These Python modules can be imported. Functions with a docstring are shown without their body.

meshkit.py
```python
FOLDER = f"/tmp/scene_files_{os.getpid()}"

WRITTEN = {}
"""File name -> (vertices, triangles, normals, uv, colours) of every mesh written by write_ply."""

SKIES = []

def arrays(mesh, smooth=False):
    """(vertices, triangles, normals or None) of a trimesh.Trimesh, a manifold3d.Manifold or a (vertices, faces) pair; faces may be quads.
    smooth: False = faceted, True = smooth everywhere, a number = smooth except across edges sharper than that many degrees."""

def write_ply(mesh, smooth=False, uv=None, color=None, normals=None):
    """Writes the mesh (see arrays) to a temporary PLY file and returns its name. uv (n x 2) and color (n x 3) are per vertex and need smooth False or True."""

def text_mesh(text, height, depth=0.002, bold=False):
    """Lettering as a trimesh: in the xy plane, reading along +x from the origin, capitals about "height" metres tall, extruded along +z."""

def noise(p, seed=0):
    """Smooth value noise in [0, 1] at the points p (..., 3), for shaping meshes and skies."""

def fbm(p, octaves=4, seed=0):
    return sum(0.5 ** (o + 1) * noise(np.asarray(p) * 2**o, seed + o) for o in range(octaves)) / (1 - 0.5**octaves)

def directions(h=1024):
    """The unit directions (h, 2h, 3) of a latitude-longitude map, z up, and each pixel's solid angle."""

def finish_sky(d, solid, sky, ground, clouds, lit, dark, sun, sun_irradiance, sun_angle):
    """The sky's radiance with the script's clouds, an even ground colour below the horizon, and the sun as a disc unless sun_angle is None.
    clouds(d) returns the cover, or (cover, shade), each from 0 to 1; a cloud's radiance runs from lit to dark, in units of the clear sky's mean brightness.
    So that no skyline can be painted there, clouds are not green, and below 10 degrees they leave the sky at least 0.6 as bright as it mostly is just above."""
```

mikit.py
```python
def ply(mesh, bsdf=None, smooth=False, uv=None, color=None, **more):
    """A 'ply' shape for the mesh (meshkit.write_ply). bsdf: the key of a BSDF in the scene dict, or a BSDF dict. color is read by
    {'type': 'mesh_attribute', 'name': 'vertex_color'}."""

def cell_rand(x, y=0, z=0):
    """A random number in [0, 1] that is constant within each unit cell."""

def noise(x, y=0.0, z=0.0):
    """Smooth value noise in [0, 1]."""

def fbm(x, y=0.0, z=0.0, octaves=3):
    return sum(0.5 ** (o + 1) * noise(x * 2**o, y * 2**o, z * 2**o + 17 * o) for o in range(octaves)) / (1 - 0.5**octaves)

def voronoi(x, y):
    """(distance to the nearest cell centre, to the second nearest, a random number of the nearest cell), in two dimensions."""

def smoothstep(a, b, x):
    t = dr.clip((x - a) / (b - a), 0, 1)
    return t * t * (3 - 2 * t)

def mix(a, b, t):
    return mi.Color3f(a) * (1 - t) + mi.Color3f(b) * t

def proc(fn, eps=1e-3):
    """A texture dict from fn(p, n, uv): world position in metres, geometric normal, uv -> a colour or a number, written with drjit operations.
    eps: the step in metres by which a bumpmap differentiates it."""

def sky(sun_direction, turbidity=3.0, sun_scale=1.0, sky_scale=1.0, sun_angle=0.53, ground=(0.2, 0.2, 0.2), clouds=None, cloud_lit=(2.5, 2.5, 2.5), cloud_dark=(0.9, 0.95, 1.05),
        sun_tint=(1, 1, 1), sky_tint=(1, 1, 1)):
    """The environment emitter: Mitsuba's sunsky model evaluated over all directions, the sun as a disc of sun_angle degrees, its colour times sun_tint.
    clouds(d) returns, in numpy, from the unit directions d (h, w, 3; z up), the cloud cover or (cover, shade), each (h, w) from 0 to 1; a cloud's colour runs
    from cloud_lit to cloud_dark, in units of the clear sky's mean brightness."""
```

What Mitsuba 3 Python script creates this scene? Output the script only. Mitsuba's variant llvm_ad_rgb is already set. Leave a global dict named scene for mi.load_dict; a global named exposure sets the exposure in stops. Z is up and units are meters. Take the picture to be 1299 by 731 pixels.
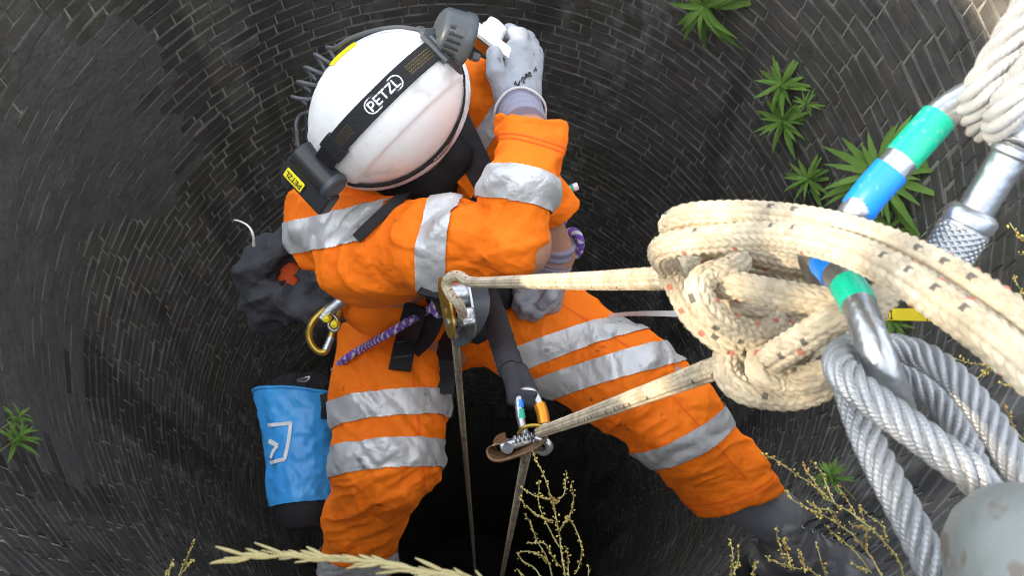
import math, random, numpy as np, trimesh, drjit as dr, mitsuba as mi, mikit, meshkit
from scipy.spatial import cKDTree
import scipy.sparse as sp
from mikit import proc, noise, fbm, voronoi, cell_rand, smoothstep, mix

scene, labels = {}, {}
rng = np.random.default_rng(7); random.seed(7)
T = mi.ScalarTransform4f
# ---------------------------------------------------------------- camera, sky, exposure
R = 1.8                                    # radius of the shaft, its axis is the z axis
EYE = np.array([0.155 * R, -0.9305 * R, 0.0])
CAM = np.array([[0.99688779, 0.07883362, 0.0], [0.07242698, -0.91587285, 0.39488132], [0.03112993, -0.39365236, -0.91873214]])
RIGHT, DOWN, FWD = CAM[:, 0], CAM[:, 1], CAM[:, 2]
F, CX, CY = 1127.0, 649.5, 365.5
scene['camera'] = {'type': 'thinlens', 'fov': math.degrees(2 * math.atan(649.5 / F)), 'fov_axis': 'x', 'aperture_radius': 0.0005, 'focus_distance': 1.25,
                   'near_clip': 0.02, 'far_clip': 200.0, 'to_world': T().look_at(origin=EYE.tolist(), target=(EYE + FWD).tolist(), up=(-DOWN).tolist())}
SUN = np.array([-0.906, -0.423, 0.60])
def clouds(d):                             # broken bright cloud with a thin veil over the sun
    c = meshkit.fbm(d * [2.6, 2.6, 4.5] + 3.1, 5, 2)
    return np.clip((c - .36) * 5, 0, 1) * .9, np.clip((meshkit.fbm(d * 5, 3, 9) - .45) * 2.5, 0, .7)
scene['sky_light'] = mikit.sky(SUN, turbidity=4, sun_angle=1.2, sun_scale=.30, sun_tint=(.94, 1., 1.1), clouds=clouds)
exposure = 4.1
ZR = -0.2                                  # height of the rim

# ---------------------------------------------------------------- helpers
def at(px, py, d):                         # a point of the place from where it shows and how far off it is
    return EYE + CAM @ np.array([(px - CX) / F * d, (py - CY) / F * d, d])
def ats(l): return np.array([at(*p) for p in l])
def cv(x, y, z):                           # a direction: right, down, away
    v = CAM @ np.array([x, y, z], float); return v / np.linalg.norm(v)
def unit(v): v = np.asarray(v, float); return v / (np.linalg.norm(v) + 1e-12)
def hit(px, py):                           # the point of the shaft wall seen there
    d = CAM @ np.array([px - CX, py - CY, F]); dh = d[:2]
    A = dh @ dh; B = EYE[:2] @ dh; c = EYE[:2] @ EYE[:2] - R * R
    return EYE + d * (-B + math.sqrt(B * B - A * c)) / A
def lin(*c): return [((x / 255 + .055) / 1.055) ** 2.4 if x > 10 else x / 255 / 12.92 for x in c]
def numbered(n):
    if n not in scene and n not in labels: return n
    i = 1
    while f'{n}_{i:03d}' in scene or f'{n}_{i:03d}' in labels: i += 1
    return f'{n}_{i:03d}'
def thing(name, label, cat, group=None):
    k = numbered(name); labels[k] = {'label': label, 'category': cat}
    if group: labels[k]['group'] = group
    return k
def add(key, mesh, bsdf, smooth=30, uv=None, label=None, kind=None):
    if '__' in key: key = numbered(key)
    scene[key] = mikit.ply(mesh, bsdf, smooth=smooth, uv=uv)
    if label or kind:
        labels.setdefault(key, {})
        if label: labels[key]['label'] = label
        if kind: labels[key]['kind'] = kind
    return key
def cat(ms): return trimesh.util.concatenate([m for m in ms if m is not None])
def mesh(v, f): return trimesh.Trimesh(np.asarray(v, float), np.asarray(f), process=False)
def spline(P, n, closed=False):            # Catmull-Rom (centripetal enough), n points evenly spaced
    P = np.asarray(P, float)
    Q = np.vstack([P[-1], P, P[0], P[1]]) if closed else np.vstack([2 * P[0] - P[1], P, 2 * P[-1] - P[-2]])
    o = []
    for i in range(len(Q) - 3):
        a, b, c, d = Q[i:i + 4]; t = np.linspace(0, 1, 24, endpoint=False)[:, None]
        o.append(.5 * (2 * b + (c - a) * t + (2 * a - 5 * b + 4 * c - d) * t * t + (3 * b - a - 3 * c + d) * t ** 3))
    o = np.vstack(o + [Q[-2][None] if not closed else o[0][:1]])
    s = np.r_[0, np.cumsum(np.linalg.norm(np.diff(o, axis=0), axis=1))]
    q = np.linspace(0, s[-1], n)
    return np.stack([np.interp(q, s, o[:, k]) for k in range(o.shape[1])], 1)
def frames(p):
    t = np.gradient(p, axis=0); t /= np.linalg.norm(t, axis=1, keepdims=True) + 1e-12
    a = np.zeros_like(p); a[0] = unit(np.cross(t[0], [0.31, 0.52, 0.8]))
    for i in range(1, len(p)):
        a[i] = unit(a[i - 1] - t[i] * (a[i - 1] @ t[i]))
    return t, a, np.cross(t, a)
def tube(p, r, sides=12, disp=None, cap=True, uv=False):
    """round bar along the points p; r number or per point; disp(u, theta) is added to the radius. uv: metres along, turn"""
    p = np.asarray(p, float); t, a, b = frames(p); n = len(p)
    th = np.linspace(0, 2 * np.pi, sides + (1 if uv else 0), endpoint=uv); m = len(th)
    u = np.r_[0, np.cumsum(np.linalg.norm(np.diff(p, axis=0), axis=1))]
    rr = np.broadcast_to(np.asarray(r, float), (n,))[:, None] + np.zeros((1, m))
    if disp is not None: rr = rr + disp(u[:, None], th[None, :])
    v = p[:, None] + rr[..., None] * (np.cos(th)[None, :, None] * a[:, None] + np.sin(th)[None, :, None] * b[:, None])
    i, j = np.meshgrid(np.arange(n - 1), np.arange(m - (1 if uv else 0)), indexing='ij'); j2 = (j + 1) % m
    q = np.stack([i * m + j, i * m + j2, (i + 1) * m + j2, (i + 1) * m + j], -1).reshape(-1, 4)
    f = np.vstack([q[:, [0, 1, 2]], q[:, [0, 2, 3]]]); V = v.reshape(-1, 3)
    UV = np.stack([np.broadcast_to(u[:, None], (n, m)), np.broadcast_to(th[None] / (2 * np.pi), (n, m))], -1).reshape(-1, 2)
    if cap:
        k = len(V); V = np.vstack([V, p[0], p[-1]]); UV = np.vstack([UV, [u[0], 0], [u[-1], 0]]); e = (n - 1) * m
        c = np.arange(m if not uv else m - 1); c2 = (c + 1) % m
        f = np.vstack([f, np.stack([c2, c, np.full(len(c), k)], 1), np.stack([e + c, e + c2, np.full(len(c), k + 1)], 1)])
    return (mesh(V, f), UV) if uv else mesh(V, f)
def ribbon(p, w, th, up=None, n=None, taper=None):
    """flat strap along p, w wide, th thick; up: the direction its face looks, one or per point"""
    p = np.asarray(p, float)
    up = np.broadcast_to(-FWD if up is None else np.asarray(up, float), p.shape)
    t = np.gradient(p, axis=0); t /= np.linalg.norm(t, axis=1, keepdims=True)
    s = np.cross(t, up); s /= np.linalg.norm(s, axis=1, keepdims=True); nn = np.cross(s, t)
    wv = np.broadcast_to(np.asarray(w, float), (len(p),))[:, None] / 2
    h = th / 2; c = min(h * .8, .001)
    ring = [(-1, -h + c), (-1, h - c), (-.94, h), (.94, h), (1, h - c), (1, -h + c), (.94, -h), (-.94, -h)]
    v = np.stack([p + s * wv * x + nn * y for x, y in ring], 1); m = len(ring); k = len(p)
    i, j = np.meshgrid(np.arange(k - 1), np.arange(m), indexing='ij'); j2 = (j + 1) % m
    q = np.stack([i * m + j, i * m + j2, (i + 1) * m + j2, (i + 1) * m + j], -1).reshape(-1, 4)
    f = [q[:, [0, 2, 1]], q[:, [0, 3, 2]]]
    f += [np.array([[0, j, j + 1] for j in range(1, m - 1)]), np.array([[(k - 1) * m, (k - 1) * m + j + 1, (k - 1) * m + j] for j in range(1, m - 1)])]
    M_ = mesh(v.reshape(-1, 3), np.vstack(f)); return fixn(M_)
def fixn(m):
    if m.volume < 0: m.invert()
    return m
def rbox(size, r=.003, pos=None, ax=None):
    """box with rounded edges; ax: three columns"""
    import manifold3d as m3
    s = np.asarray(size, float) / 2 - r
    o = m3.Manifold.batch_hull([m3.Manifold.sphere(r, 12).translate((x * s[0], y * s[1], z * s[2])) for x in (-1, 1) for y in (-1, 1) for z in (-1, 1)])
    q = o.to_mesh(); v = np.array(q.vert_properties[:, :3]); f = np.array(q.tri_verts)
    if ax is not None: v = v @ np.asarray(ax).T
    if pos is not None: v = v + pos
    return mesh(v, f)
def lathe(prof, pos, axis, n=40, disp=None):
    """profile (z, r) turned round an axis"""
    axis = unit(axis); a = unit(np.cross(axis, [.3, .5, .81])); b = np.cross(axis, a)
    th = np.linspace(0, 2 * np.pi, n, endpoint=False); prof = np.asarray(prof, float); k = len(prof)
    rr = prof[:, 1:2] + np.zeros((1, n))
    if disp is not None: rr = rr + disp(prof[:, 0:1], th[None])
    v = pos + prof[:, 0][:, None, None] * axis + rr[..., None] * (np.cos(th)[None, :, None] * a + np.sin(th)[None, :, None] * b)
    i, j = np.meshgrid(np.arange(k - 1), np.arange(n), indexing='ij'); j2 = (j + 1) % n
    q = np.stack([i * n + j, i * n + j2, (i + 1) * n + j2, (i + 1) * n + j], -1).reshape(-1, 4)
    return fixn(mesh(v.reshape(-1, 3), np.vstack([q[:, [0, 1, 2]], q[:, [0, 2, 3]]])))
class Field:
    """a body as the smooth union of tapering limbs on a grid; skin() gives one continuous mesh"""
    def __init__(s, lo, hi, h):
        s.lo, s.h = np.asarray(lo, float), h
        s.n = np.ceil((np.asarray(hi) - s.lo) / h).astype(int) + 1
        s.D = np.full(s.n, 1.0, np.float32)
    def _box(s, lo, hi):
        a = np.clip(np.floor((lo - s.lo) / s.h).astype(int), 0, s.n - 1); b = np.clip(np.ceil((hi - s.lo) / s.h).astype(int) + 1, 1, s.n)
        g = np.meshgrid(*[s.lo[k] + s.h * np.arange(a[k], b[k]) for k in range(3)], indexing='ij')
        return tuple(slice(a[k], b[k]) for k in range(3)), np.stack(g, -1).astype(np.float32)
    def _mix(s, sl, d, k, cut=False):
        D = s.D[sl]
        if cut:
            h = np.clip(.5 - .5 * (D + d) / k, 0, 1); s.D[sl] = D * (1 - h) - d * h + k * h * (1 - h); return
        h = np.clip(.5 + .5 * (D - d) / k, 0, 1); s.D[sl] = D * (1 - h) + d * h - k * h * (1 - h)
    def cone(s, a, b, ra, rb, k=.02, cut=False, flat=None):
        a, b = np.asarray(a, float), np.asarray(b, float); m = max(ra, rb) + 3 * k + .012
        sl, P = s._box(np.minimum(a, b) - m, np.maximum(a, b) + m)
        if P.size == 0: return
        ab = b - a; t = np.clip(((P - a) @ ab) / (ab @ ab + 1e-12), 0, 1)
        q = P - a - t[..., None] * ab
        if flat is not None:                # flat: (direction, factor): squashed along that direction
            dvec, fac = unit(flat[0]), flat[1]; c = q @ dvec; q = q + (c * (1 / fac - 1))[..., None] * dvec
        s._mix(sl, np.linalg.norm(q, axis=-1) - (ra + (rb - ra) * t), k, cut)
    def ell(s, c, ax, rad, k=.02, cut=False):
        ax = np.asarray(ax, float); rad = np.asarray(rad, float); m = rad.max() + 3 * k
        sl, P = s._box(c - m, c + m); q = ((P - c) @ ax) / rad; n = np.linalg.norm(q, axis=-1); g = np.linalg.norm(q / rad, axis=-1) + 1e-9
        s._mix(sl, n * (n - 1) / g, k, cut)
    def chop(s, c, n, rad):               # cut off flat, within rad of c
        sl, P = s._box(c - rad, c + rad); r = P - c; n = unit(n)
        s.D[sl] = np.where(np.linalg.norm(r, axis=-1) < rad, np.maximum(s.D[sl], r @ n), s.D[sl])
    def skin(s, smooth=2):
        D = s.D; nx, ny, nz = D.shape; neg = D < 0
        c = [neg[i:nx - 1 + i, j:ny - 1 + j, k:nz - 1 + k] for i in (0, 1) for j in (0, 1) for k in (0, 1)]
        any_, all_ = c[0].copy(), c[0].copy()
        for x in c[1:]: any_ |= x; all_ &= x
        cell = np.argwhere(any_ & ~all_); ids = np.full(any_.shape, -1, np.int64); ids[tuple(cell.T)] = np.arange(len(cell))
        off = np.array([(i, j, k) for i in (0, 1) for j in (0, 1) for k in (0, 1)])
        val = np.stack([D[tuple((cell + o).T)] for o in off], 1)
        acc, cnt = np.zeros((len(cell), 3)), np.zeros(len(cell))
        for a in range(8):
            for b in range(a + 1, 8):
                if np.abs(off[a] - off[b]).sum() != 1: continue
                m = (val[:, a] < 0) != (val[:, b] < 0); t = val[:, a] / (val[:, a] - val[:, b] + 1e-20)
                acc += np.where(m[:, None], off[a] + t[:, None] * (off[b] - off[a]), 0); cnt += m
        V = (cell + acc / cnt[:, None]) * s.h + s.lo; Fs = []
        for ax in range(3):
            o1, o2 = [(1, 2), (2, 0), (0, 1)][ax]
            lo_ = [slice(1, -1)] * 3; lo_[ax] = slice(0, -1); hi_ = [slice(1, -1)] * 3; hi_[ax] = slice(1, None)
            A, B = neg[tuple(lo_)], neg[tuple(hi_)]
            e = np.argwhere(A != B); base = e.copy(); base[:, o1] += 1; base[:, o2] += 1
            e1, e2 = np.eye(3, dtype=int)[o1], np.eye(3, dtype=int)[o2]
            q = np.stack([ids[tuple((base - d).T)] for d in (0 * e1, e1, e1 + e2, e2)], 1)
            fl = A[tuple(e.T)]; q[~fl] = q[~fl][:, ::-1]; q = q[(q >= 0).all(1)]
            Fs.append(q)
        q = np.vstack(Fs); f = np.vstack([q[:, [0, 1, 2]], q[:, [0, 2, 3]]])
        m = mesh(V, f)
        if m.volume < 0: m.invert()
        return relax(m, smooth)
def relax(m, it=2, lam=.5):
    if it <= 0: return m
    f = m.faces; n = len(m.vertices); e = np.vstack([f[:, [0, 1]], f[:, [1, 2]], f[:, [2, 0]]]); e = np.vstack([e, e[:, ::-1]])
    A = sp.csr_matrix((np.ones(len(e)), (e[:, 0], e[:, 1])), (n, n)); d = np.asarray(A.sum(1)).ravel() + 1e-9; v = np.array(m.vertices)
    for i in range(it):
        for l in (lam, -lam * 1.04): v = v + l * (A @ v / d[:, None] - v)
    return mesh(v, f)
def vnorm(m):
    v, f = m.vertices, m.faces; n = np.zeros_like(v); c = np.cross(v[f[:, 1]] - v[f[:, 0]], v[f[:, 2]] - v[f[:, 0]])
    for k in range(3): np.add.at(n, f[:, k], c)
    return n / (np.linalg.norm(n, axis=1, keepdims=True) + 1e-20)
def slab(m, a, nrm_a, b, nrm_b):           # the part of a mesh between two planes
    for o, n in ((a, nrm_a), (b, nrm_b)):
        m = trimesh.intersections.slice_mesh_plane(m, n, o)
    return m
def ridged(p, seed, octv=2): return sum(.6 ** o * (1 - np.abs(2 * meshkit.noise(p * 1.9 ** o, seed + o) - 1)) for o in range(octv)) / sum(.6 ** o for o in range(octv))

# ---------------------------------------------------------------- materials
def principled(col, rough=.6, metal=0., spec=.5, **k):
    c = col if isinstance(col, dict) else {'type': 'rgb', 'value': list(map(float, col))}
    return {'type': 'twosided', 'b': {'type': 'principled', 'base_color': c, 'roughness': rough if isinstance(rough, dict) else float(rough), 'metallic': float(metal), 'specular': float(spec), **k}}
def bumped(b, fn, scale, eps=1e-3): return {'type': 'twosided', 'b': {'type': 'bumpmap', 'tex': proc(fn, eps), 'scale': float(scale), 'n': b['b']}}
def brick_col(p, n, uv):
    ang = dr.atan2(p.y, p.x) * R
    cell = cell_rand(dr.floor(ang / .11), dr.floor(p.z / .075), 3)
    big = fbm(p.x * 1.3, p.y * 1.3, p.z * 1.3); fine = fbm(p.x * 45, p.y * 45, p.z * 45)
    c = mix((.100, .098, .094), (.215, .206, .192), cell * .6 + fine * .5)
    c = mix(c, (.125, .126, .095), smoothstep(.5, .75, big) * .7)
    c = mix(c, (.165, .125, .115), smoothstep(.86, .95, cell) * .5)
    c = mix(c, (.13, .13, .125), smoothstep(.72, .80, fbm(p.x * 38 + 7, p.y * 38, p.z * 60)) * .55)
    lime = smoothstep(.60, .74, fbm(dr.atan2(p.y, p.x) * R * 5.5, p.z * .55, 3.)) * smoothstep(.35, .65, fbm(p.x * 20, p.y * 20, p.z * 8))
    c = mix(c, (.34, .335, .32), lime * .55)
    c = mix(c, (.055, .055, .055), smoothstep(.58, .72, fbm(dr.atan2(p.y, p.x) * R * 3.1 + 40, p.z * .4, 8.)) * .6)
    return mix(c, (.30, .29, .27), smoothstep(.80, .86, fbm(p.x * 26 + 31, p.y * 26, p.z * 70, 2)) * .8)
def mortar_col(p, n, uv):
    f = fbm(p.x * 30, p.y * 30, p.z * 30); g = fbm(p.x * 2.1, p.y * 2.1, p.z * 2.1 + 5)
    c = mix((.28, .275, .25), (.56, .55, .50), f)
    return mix(c, (.15, .15, .13), smoothstep(.5, .75, g))
def parge_col(p, n, uv):
    f = fbm(p.x * 9, p.y * 9, p.z * 9); g = fbm(p.x * 60, p.y * 60, p.z * 60, 2)
    return mix((.12, .12, .12), (.20, .197, .195), f) * (.75 + .5 * g)
scene['m_brick'] = bumped(principled(proc(brick_col), .5, spec=.5), lambda p, n, uv: fbm(p.x * 90, p.y * 90, p.z * 90), .004)
scene['m_mortar'] = principled(proc(mortar_col), .9, spec=.2)
scene['m_parge'] = bumped(principled(proc(parge_col), .75, spec=.3), lambda p, n, uv: fbm(p.x * 40, p.y * 40, p.z * 40), .006, 2e-3)
def deep_col(p, n, uv):
    s = dr.atan2(p.y, p.x) * R / .1885; r = p.z / .075; row = dr.floor(r); s = s + .5 * (row - 2 * dr.floor(row / 2))
    fs, fr = s - dr.floor(s), r - row
    j = dr.maximum(smoothstep(.06, .03, dr.minimum(fs, 1 - fs)), smoothstep(.12, .07, dr.minimum(fr, 1 - fr)))
    return mix(mix((.09, .09, .09), (.16, .155, .15), cell_rand(dr.floor(s), row, 2)), (.3, .295, .26), j)
scene['m_deep'] = principled(proc(deep_col), .7)
def ground_col(p, n, uv): return mix((.07, .06, .035), (.05, .08, .02), fbm(p.x * 3, p.y * 3)) * (.6 + .8 * fbm(p.x * 25, p.y * 25))
scene['m_ground'] = principled(proc(ground_col), .95)
def orange_col(p, n, uv):
    d = fbm(p.x * 14, p.y * 14, p.z * 14); s = fbm(p.x * 55 + 3, p.y * 55, p.z * 55)
    c = mix((.93, .205, .006), (.85, .155, .006), d)
    return mix(c, (.16, .045, .016), smoothstep(.70, .80, s) * smoothstep(.5, .72, d) * .8)
scene['m_orange'] = bumped(principled(proc(orange_col), .75, spec=.25, sheen=.3), lambda p, n, uv: fbm(p.x * 42, p.y * 42, p.z * 42) + .25 * fbm(p.x * 160, p.y * 160, p.z * 160, 2), .0065, 1.5e-3)
def tape_col(p, n, uv):
    d = fbm(p.x * 20, p.y * 20, p.z * 20); s = fbm(p.x * 60 + 9, p.y * 60, p.z * 60)
    c = mix((.58, .58, .575), (.45, .45, .445), smoothstep(.4, .8, d))
    return mix(c, (.10, .10, .10), smoothstep(.66, .82, s) * smoothstep(.42, .66, d) * .8)
scene['m_reflective'] = bumped(principled(proc(tape_col), .42, metal=.35), lambda p, n, uv: fbm(p.x * 55, p.y * 55, p.z * 55) + .12 * fbm(p.x * 500, p.y * 500, p.z * 500, 2), .0045, 8e-4)
scene['m_white_shell'] = principled(proc(lambda p, n, uv: mix((.80, .80, .79), (.52, .51, .49), smoothstep(.55, .85, fbm(p.x * 30, p.y * 30, p.z * 30)) * .8 + smoothstep(.74, .80, fbm(p.x * 190, p.y * 190, p.z * 190, 2)) * .2)), .32, clearcoat=.3)
scene['m_black_web'] = bumped(principled((.017, .017, .019), .75, spec=.3), lambda p, n, uv: fbm(p.x * 300, p.y * 300, p.z * 300, 2), .001, 5e-4)
scene['m_black_plastic'] = principled((.022, .023, .026), .38)
scene['m_grey_plastic'] = principled((.052, .062, .072), .42)
scene['m_cable_grey'] = principled((.075, .078, .085), .5)
scene['m_yellow'] = principled((.85, .72, .02), .4)
scene['m_yellow_tape'] = principled((.80, .62, .03), .45)
scene['m_white_print'] = principled((.75, .75, .75), .5)
scene['m_black_print'] = principled((.02, .02, .02), .6)
scene['m_skin'] = principled((.42, .22, .15), .5)
def glove_col(p, n, uv): return mix(mix((.36, .38, .41), (.25, .26, .29), fbm(p.x * 40, p.y * 40, p.z * 40)), (.12, .12, .13), smoothstep(.66, .8, fbm(p.x * 90 + 4, p.y * 90, p.z * 90)) * .7)
scene['m_glove'] = bumped(principled(proc(glove_col), .55), lambda p, n, uv: fbm(p.x * 80, p.y * 80, p.z * 80), .004, 1e-3)
scene['m_glove_cuff'] = principled((.24, .235, .31), .85)
scene['m_glove_hem'] = principled((.55, .55, .54), .8)
scene['m_grey_fabric'] = bumped(principled(proc(lambda p, n, uv: mix((.026, .026, .030), (.050, .050, .056), fbm(p.x * 30, p.y * 30, p.z * 30))), .8, sheen=.4), lambda p, n, uv: fbm(p.x * 60, p.y * 60, p.z * 60), .008, 1.5e-3)
scene['m_sheath'] = bumped(principled((.020, .020, .025), .8, sheen=.3), lambda p, n, uv: fbm(p.x * 200, p.y * 200, p.z * 200, 2), .002, 6e-4)
scene['m_dark_orange'] = principled((.55, .07, .01), .85)
scene['m_bag_blue'] = bumped(principled(proc(lambda p, n, uv: mix((.035, .29, .72), (.06, .38, .80), fbm(p.x * 18, p.y * 18, p.z * 18))), .38), lambda p, n, uv: fbm(p.x * 24, p.y * 24, p.z * 24), .012, 2e-3)
scene['m_boot'] = bumped(principled(proc(lambda p, n, uv: mix((.12, .12, .125), (.27, .265, .26), smoothstep(.45, .8, fbm(p.x * 35, p.y * 35, p.z * 35)))), .6), lambda p, n, uv: fbm(p.x * 110, p.y * 110, p.z * 110), .003)
scene['m_sock'] = principled((.17, .175, .20), .95)
def rope_uv(col_a, col_b):
    def fn(p, n, uv):
        k = dr.floor(uv.y * 12); row = dr.floor(uv.x / .0044); s = uv.x / .0132 + .37 * k; s = s - dr.floor(s); on = s < .20
        dirt = fbm(p.x * 50, p.y * 50, p.z * 50); ok = cell_rand(dr.floor(uv.x / .0132 + .37 * k), k, 6) < .5
        c = mix(col_a, col_b, smoothstep(.35, .7, dirt)) * (.84 + .32 * cell_rand(row, k, 5))
        c = dr.select(on & ok & ((dr.abs(k - 3) < .1) | (dr.abs(k - 9) < .1)), mix(c, (.42, .06, .04), .75), c)
        return dr.select(on & ok & ((dr.abs(k - 2) < .1) | (dr.abs(k - 7) < .1)), mix(c, (.03, .03, .035), .8), c)
    return fn
scene['m_rope'] = principled(proc(rope_uv((.50, .425, .30), (.37, .305, .21))), .85, sheen=.4)
scene['m_rope_worn'] = principled(proc(rope_uv((.35, .29, .20), (.20, .165, .115))), .9)
def cord_fn(p, n, uv):
    w = uv.x / .016 + uv.y * 2; w = w - dr.floor(w); k = cell_rand(dr.floor(uv.x / .004), dr.floor(uv.y * 8), 4)
    return dr.select((w < .42) & (k > .15), mi.Color3f(.50, .46, .52), mix((.11, .055, .30), (.20, .09, .42), k))
scene['m_cord_purple'] = principled(proc(cord_fn), .8)
scene['m_steel'] = {'type': 'roughconductor', 'material': 'Cr', 'alpha': .22, 'specular_reflectance': {'type': 'rgb', 'value': [.95, .97, 1.0]}}
scene['m_steel_zinc'] = bumped(principled(proc(lambda p, n, uv: mix((.50, .51, .52), (.36, .37, .38), fbm(p.x * 90, p.y * 90, p.z * 90))), .33, metal=.9), lambda p, n, uv: fbm(p.x * 260, p.y * 260, p.z * 260, 2), .0006, 4e-4)
scene['m_wire'] = bumped(principled(proc(lambda p, n, uv: mix((.42, .43, .44), (.27, .275, .285), fbm(p.x * 120, p.y * 120, p.z * 120))), .42, metal=.55), lambda p, n, uv: dr.sin(uv.x * 1100 + uv.y * 6.2832 * 24) * .5, .0002, 3e-4)
scene['m_wire_sunlit'] = bumped(principled(proc(lambda p, n, uv: mix((.46, .46, .46), (.32, .32, .32), fbm(p.x * 120, p.y * 120, p.z * 120))), .5, metal=.25), lambda p, n, uv: dr.sin(uv.x * 1100 + uv.y * 6.2832 * 24) * .5, .0002, 3e-4)  # same steel as the grey wire, sunlight put into its paler colour
scene['m_post'] = bumped(principled(proc(lambda p, n, uv: mix(mix((.13, .145, .125), (.23, .24, .235), fbm(p.x * 40, p.y * 40, p.z * 40)), (.12, .07, .04), smoothstep(.62, .72, fbm(p.x * 95, p.y * 95, p.z * 95)) * .6)), .5, metal=.2), lambda p, n, uv: fbm(p.x * 120, p.y * 120, p.z * 120), .001)
def worn(c, d): return proc(lambda p, n, uv: mix(c, d, smoothstep(.64, .80, fbm(p.x * 420, p.y * 420, p.z * 420, 3)) * .8))
scene['m_tape_green'] = principled(worn((.006, .36, .23), (.10, .38, .30)), .28)
scene['m_tape_blue'] = principled(worn((.010, .20, .75), (.08, .26, .7)), .28)
scene['m_anodised_orange'] = principled((.75, .26, .02), .3, metal=.7)
scene['m_anodised_gold'] = principled(worn((.45, .29, .05), (.16, .11, .05)), .35, metal=.8)
scene['m_bronze'] = principled(worn((.17, .095, .045), (.32, .25, .18)), .42, metal=.5)
scene['m_leaf'] = {'type': 'principledthin', 'base_color': proc(lambda p, n, uv: mix((.19, .38, .075), (.34, .54, .15), fbm(p.x * 12, p.y * 12, p.z * 12)) * (.8 + .4 * cell_rand(dr.floor(uv.x + .5), 1, 2))), 'roughness': .5, 'diff_trans': .7, 'spec_trans': 0.0}
scene['m_stem'] = principled((.16, .14, .05), .7)
scene['m_stem_green'] = principled((.33, .31, .12), .7)
scene['m_seed'] = principled(proc(lambda p, n, uv: mix((.58, .44, .11), (.40, .20, .07), smoothstep(.45, .7, fbm(p.x * 60, p.y * 60, p.z * 60)))), .8)
scene['m_straw'] = principled(proc(lambda p, n, uv: mix((.34, .27, .14), (.24, .22, .08), fbm(p.x * 70, p.y * 70, p.z * 70))), .75)
scene['m_glass_dark'] = principled((.01, .011, .013), .08)
scene['m_lens'] = principled((.05, .055, .06), .1, clearcoat=1.)
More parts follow.
